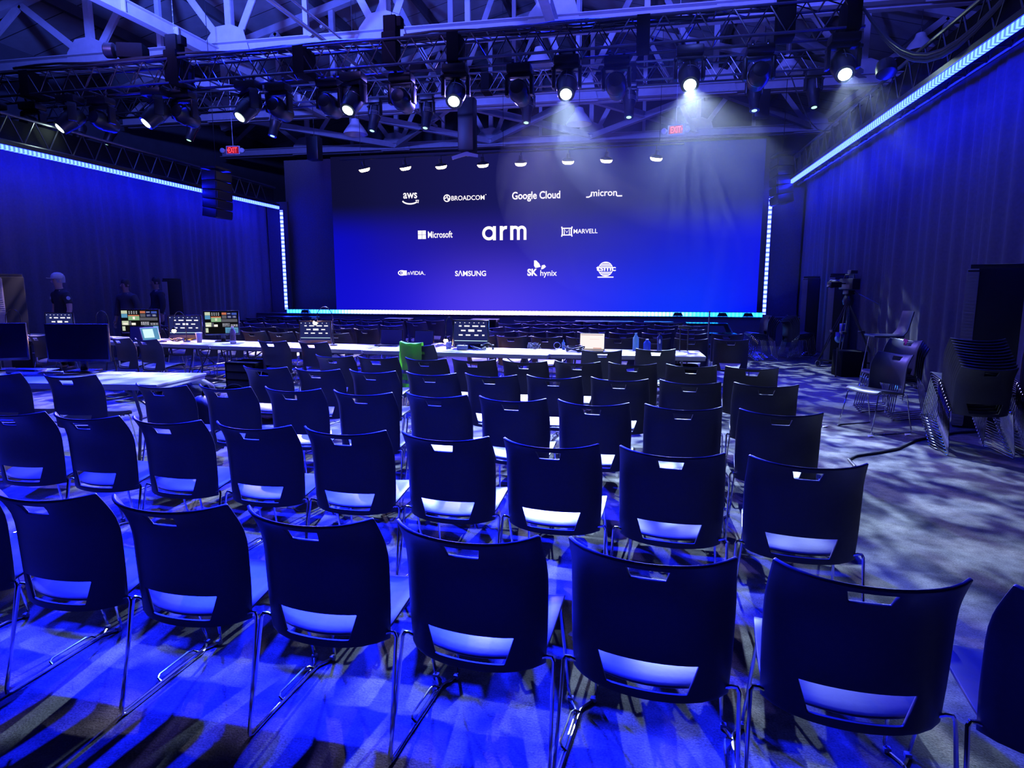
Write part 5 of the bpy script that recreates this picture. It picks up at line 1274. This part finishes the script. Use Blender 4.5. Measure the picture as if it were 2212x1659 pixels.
# ================================================================ PEOPLE
def skin(name, nodes, edges, m, parent, sub=2, root=0):
    me = bpy.data.meshes.new(name); me.from_pydata([n_[0] for n_ in nodes], edges, [])
    o = bpy.data.objects.new(name, me); COL.objects.link(o)
    o.modifiers.new('skin', 'SKIN')
    for i, n_ in enumerate(nodes):
        sv = me.skin_vertices[0].data[i]; r_ = n_[1]
        sv.radius = (r_, r_) if not isinstance(r_, tuple) else r_
        sv.use_root = (i == root)
    s = o.modifiers.new('sub', 'SUBSURF'); s.levels = sub; s.render_levels = sub
    bake(o); o.data.materials.clear(); o.data.materials.append(m)
    o.data.polygons.foreach_set('use_smooth', [True] * len(o.data.polygons))
    o.parent = parent
    return o
def person(loc, rz, H, label, shirtm, trousm, skinm, cap=None, arms='down', short=True, hairm=None):
    t = empty('person', loc, rz, label, 'person', 'people standing by the left drape')
    k = H / 1.76
    def P(x, y, z): return (x * k, y * k, z * k)
    # joints: pelvis, spine, chest, neck, skull ; arms ; legs.  +y is the way the person faces
    N = [(P(0, 0, 0.96), (0.15 * k, 0.11 * k)), (P(0, 0, 1.12), (0.14 * k, 0.10 * k)), (P(0, -0.01, 1.30), (0.17 * k, 0.115 * k)), (P(0, -0.015, 1.42), (0.13 * k, 0.09 * k)), (P(0, 0, 1.50), 0.058 * k), (P(0, 0.015, 1.57), 0.062 * k), (P(0, 0.02, 1.64), (0.074 * k, 0.088 * k)), (P(0, 0.01, 1.71), (0.066 * k, 0.078 * k))]
    E = [(0, 1), (1, 2), (2, 3), (3, 4), (4, 5), (5, 6), (6, 7)]
    arm = {}
    for sx in (-1, 1):
        b = len(N)
        if arms == 'hip' and sx == 1: pts = [((0.19, -0.01, 1.40), 0.060), ((0.27, -0.03, 1.26), 0.052), ((0.32, -0.03, 1.13), 0.044), ((0.27, 0.10, 1.00), 0.036), ((0.22, 0.17, 0.93), 0.028)]
        else: pts = [((sx * 0.19, -0.01, 1.40), 0.060), ((sx * 0.25, -0.02, 1.26), 0.052), ((sx * 0.275, -0.01, 1.12), 0.043), ((sx * 0.27, 0.05, 0.97), 0.036), ((sx * 0.26, 0.09, 0.87), 0.027)]
        for q, r_ in pts: N.append((P(*q), r_ * k))
        E += [(3, b)] + [(b + i, b + i + 1) for i in range(len(pts) - 1)]
        w_ = Vector(pts[-1][0]); pv = (w_ - Vector(pts[-2][0])).normalized(); palm = w_ + pv * 0.055
        N.append((P(*palm), (0.036 * k, 0.016 * k))); pi = len(N) - 1; E.append((pi - 1, pi))
        sidev = pv.cross(Vector((sx, 0, 0))).normalized()
        for j in range(4):      # four fingers of unequal length, slightly curled
            o_ = (j - 1.5) * 0.019; L_ = (0.060, 0.070, 0.066, 0.052)[j]
            f1 = palm + sidev * o_ + pv * 0.035; f2 = f1 + pv * L_ * 0.55 + Vector((-sx * 0.012, 0, 0)); f3 = f2 + pv * L_ * 0.45 + Vector((-sx * 0.02, 0, 0))
            N += [(P(*f1), 0.0095 * k), (P(*f2), 0.0085 * k), (P(*f3), 0.007 * k)]; q = len(N); E += [(pi, q - 3), (q - 3, q - 2), (q - 2, q - 1)]
        th = w_ + pv * 0.02 - sidev * 0.035; th2 = th + pv * 0.04 - sidev * 0.015
        N += [(P(*th), 0.011 * k), (P(*th2), 0.009 * k)]; q = len(N); E += [(pi - 1, q - 2), (q - 2, q - 1)]
        arm[sx] = pts
    for sx in (-1, 1):
        b = len(N)
        for q, r_ in (((sx * 0.095, 0, 0.88), 0.088), ((sx * 0.11, 0.01, 0.70), 0.078), ((sx * 0.115, 0.015, 0.49), 0.056), ((sx * 0.12, -0.01, 0.32), 0.052), ((sx * 0.12, -0.02, 0.09), 0.038), ((sx * 0.13, 0.06, 0.04), 0.036), ((sx * 0.135, 0.15, 0.028), 0.028)): N.append((P(*q), r_ * k))
        E += [(0, b)] + [(b + i, b + i + 1) for i in range(6)]
    body = skin('body', N, E, skinm, t, 2)
    # face: nose, eye sockets, ears as sub-features of the head
    m = MB()
    m.tube([P(0, 0.105, 1.665), P(0, 0.128, 1.635), P(0, 0.108, 1.625)], 0.010 * k, 6)
    for sx in (-1, 1): m.lathe([(0.0, -0.004), (0.024 * k, 0.0), (0.020 * k, 0.012), (0.0, 0.014)], 10, Matrix.Translation(P(sx * 0.078, 0.01, 1.645)) @ Matrix.Rotation(R(90 * sx), 4, 'Y'))
    m.build('nose_and_ears', skinm, body)
    m = MB()
    for sx in (-1, 1): m.box(P(sx * 0.030, 0.099, 1.668), (0.026 * k, 0.010, 0.010 * k), bev=0.004)
    m.box(P(0, 0.103, 1.592), (0.045 * k, 0.008, 0.007 * k), bev=0.003)
    m.build('eyes_and_mouth', mat('dark_features', (0.05, 0.02, 0.02), 0.4), body)
    # clothes
    SN = [(P(0, 0, 0.95), (0.165 * k, 0.125 * k)), (P(0, 0, 1.12), (0.158 * k, 0.118 * k)), (P(0, -0.01, 1.30), (0.186 * k, 0.130 * k)), (P(0, -0.015, 1.43), (0.155 * k, 0.108 * k)), (P(0, -0.005, 1.485), 0.088 * k), (P(0, 0.0, 1.515), 0.074 * k)]
    SE = [(0, 1), (1, 2), (2, 3), (3, 4), (4, 5)]
    for sx in (-1, 1):
        b = len(SN); n_ = 2 if short else 4
        for j, (q, r_) in enumerate(arm[sx][:n_ + (1 if short else 0)]):
            if short and j == 2: q = tuple(Vector(arm[sx][1][0]).lerp(Vector(q), 0.25))
            SN.append((P(*q), (r_ + 0.016) * k))
        SE += [(3, b)] + [(b + i, b + i + 1) for i in range(len(SN) - b - 1)]
    sh = skin('shirt', SN, SE, shirtm, t, 2)
    TN = [(P(0, 0, 0.97), (0.165 * k, 0.122 * k)), (P(0, 0, 0.90), (0.165 * k, 0.125 * k))]; TE = [(0, 1)]
    for sx in (-1, 1):
        b = len(TN)
        for q, r_ in (((sx * 0.10, 0, 0.84), 0.100), ((sx * 0.113, 0.01, 0.68), 0.090), ((sx * 0.118, 0.015, 0.48), 0.070), ((sx * 0.122, -0.01, 0.28), 0.066), ((sx * 0.122, -0.015, 0.08), 0.060)): TN.append((P(*q), r_ * k))
        TE += [(1, b)] + [(b + i, b + i + 1) for i in range(4)]
    skin('trousers', TN, TE, trousm, t, 2)
    for sx in (-1, 1):
        m = MB(); m.box(P(sx * 0.132, 0.065, 0.035), (0.10 * k, 0.28 * k, 0.07 * k), bev=0.03); m.build('shoe', M_BLACK, t)
    m = MB(); m.lathe([(0.168 * k, 0.95 * k), (0.172 * k, 0.955 * k), (0.172 * k, 0.995 * k), (0.168 * k, 1.0 * k)], 24, Matrix.Diagonal((1, 0.76, 1, 1)).to_4x4()); m.build('belt', M_BLACK, t)
    Mh = Matrix.Translation(P(0, 0.012, 1.70))
    if cap:
        m = MB(); m.lathe([(0.094 * k, -0.012), (0.099 * k, 0.0), (0.096 * k, 0.03), (0.080 * k, 0.07), (0.045 * k, 0.095), (0.0, 0.102)], 22, Mh @ Matrix.Diagonal((0.92, 1.12, 1, 1)))
        pts = [(0.085 * math.cos(R(a)) * k, 0.012 * k + (0.095 + 0.085 * math.sin(R(a))) * k, 1.700 * k - 0.012 * abs(math.cos(R(a)))) for a in range(0, 181, 15)]
        m.poly(pts, 0.008, (0, 0, 1)); m.build('cap', cap, t)
    m = MB(); m.lathe([(0.086 * k, -0.085), (0.090 * k, -0.04), (0.089 * k, 0.0), (0.082 * k, 0.04), (0.055 * k, 0.072), (0.0, 0.08)], 20, Matrix.Translation(P(0, -0.012, 1.70)) @ Matrix.Diagonal((0.96, 1.05, 1, 1)))
    m.build('hair', hairm or mat('dark_hair', (0.02, 0.015, 0.012), 0.6, noise=(80, 0.4)), t)
    return t, k
off, k = person((-10.3, 9.82, 0), R(160), 1.75, 'officer in dark short sleeved uniform and pale cap, hand at the hip', M_UNI, M_UNI, M_SKIN, M_CAP, 'down', hairm=mat('grey_hair', (0.35, 0.33, 0.33), 0.6, noise=(80, 0.3)))
m = MB(); m.box((0.09, 0.125, 1.33), (0.035, 0.012, 0.045), bev=0.004); m.build('badge', mat('silver_badge', (0.7, 0.7, 0.72), 0.3, 0.8), off)
for sx in (-1, 1):
    m = MB(); m.lathe([(0.0, 0), (0.035, 0.002), (0.03, 0.008), (0, 0.010)], 12, Matrix.Translation((sx * 0.285, 0.0, 1.33)) @ Matrix.Rotation(R(80 * sx), 4, 'Y')); m.build('shoulder_patch', mat('pale_patch', (0.5, 0.5, 0.52), 0.7, noise=(60, 0.4)), off)
m = MB(); m.lathe([(0.012, 0), (0.012, 0.02), (0, 0.02)], 8, Matrix.Translation((-0.08, 0.13, 0.98)) @ Matrix.Rotation(R(-90), 4, 'X')); m.build('belt_buckle', mat('silver_badge', (0.7, 0.7, 0.72), 0.3, 0.8), off)
M_SHIRT2 = mat('grey_jacket', (0.045, 0.045, 0.055), 0.85, noise=(40, 0.3), bump=0.2)
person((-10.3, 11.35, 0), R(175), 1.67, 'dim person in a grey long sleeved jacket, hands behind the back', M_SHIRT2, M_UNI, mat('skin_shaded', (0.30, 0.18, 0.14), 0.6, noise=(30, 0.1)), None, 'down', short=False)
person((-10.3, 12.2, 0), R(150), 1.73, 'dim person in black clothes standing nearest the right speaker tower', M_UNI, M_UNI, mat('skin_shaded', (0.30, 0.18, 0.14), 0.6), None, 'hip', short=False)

# ================================================================ HAZE in the air of the hall
def haze_ball(c, r):
    bm = bmesh.new(); bmesh.ops.create_icosphere(bm, subdivisions=4, radius=1)
    m = MB(); m.add([(c[0] + v.co.x * r[0], c[1] + v.co.y * r[1], c[2] + v.co.z * r[2]) for v in bm.verts], [[v.index for v in f.verts] for f in bm.faces]); bm.free(); return m
m = haze_ball((0.7, 12.4, 3.3), (3.3, 5.0, 2.3))
hz = bpy.data.materials.new('stage_haze'); hz.use_nodes = True; nt = hz.node_tree; nt.nodes.clear()
o_ = nt.nodes.new('ShaderNodeOutputMaterial'); vsn = nt.nodes.new('ShaderNodeVolumeScatter')
vsn.inputs['Color'].default_value = (0.9, 0.9, 0.95, 1); vsn.inputs['Density'].default_value = 0.002; vsn.inputs['Anisotropy'].default_value = 0.45
nt.links.new(vsn.outputs[0], o_.inputs['Volume'])
o = m.build('haze', hz, smooth=0); tag(o, 'thin stage haze hanging in the air below the trusses', 'haze', kind='stuff')

m = haze_ball((1.3, 9.5, 3.7), (2.6, 2.2, 1.5))
hz2 = hz.copy(); hz2.name = 'dense_haze'; [n_ for n_ in hz2.node_tree.nodes if n_.type == 'VOLUME_SCATTER'][0].inputs['Density'].default_value = 0.006
o = m.build('haze', hz2, smooth=0); tag(o, 'thicker haze just below the right hand moving lights', 'haze', kind='stuff')
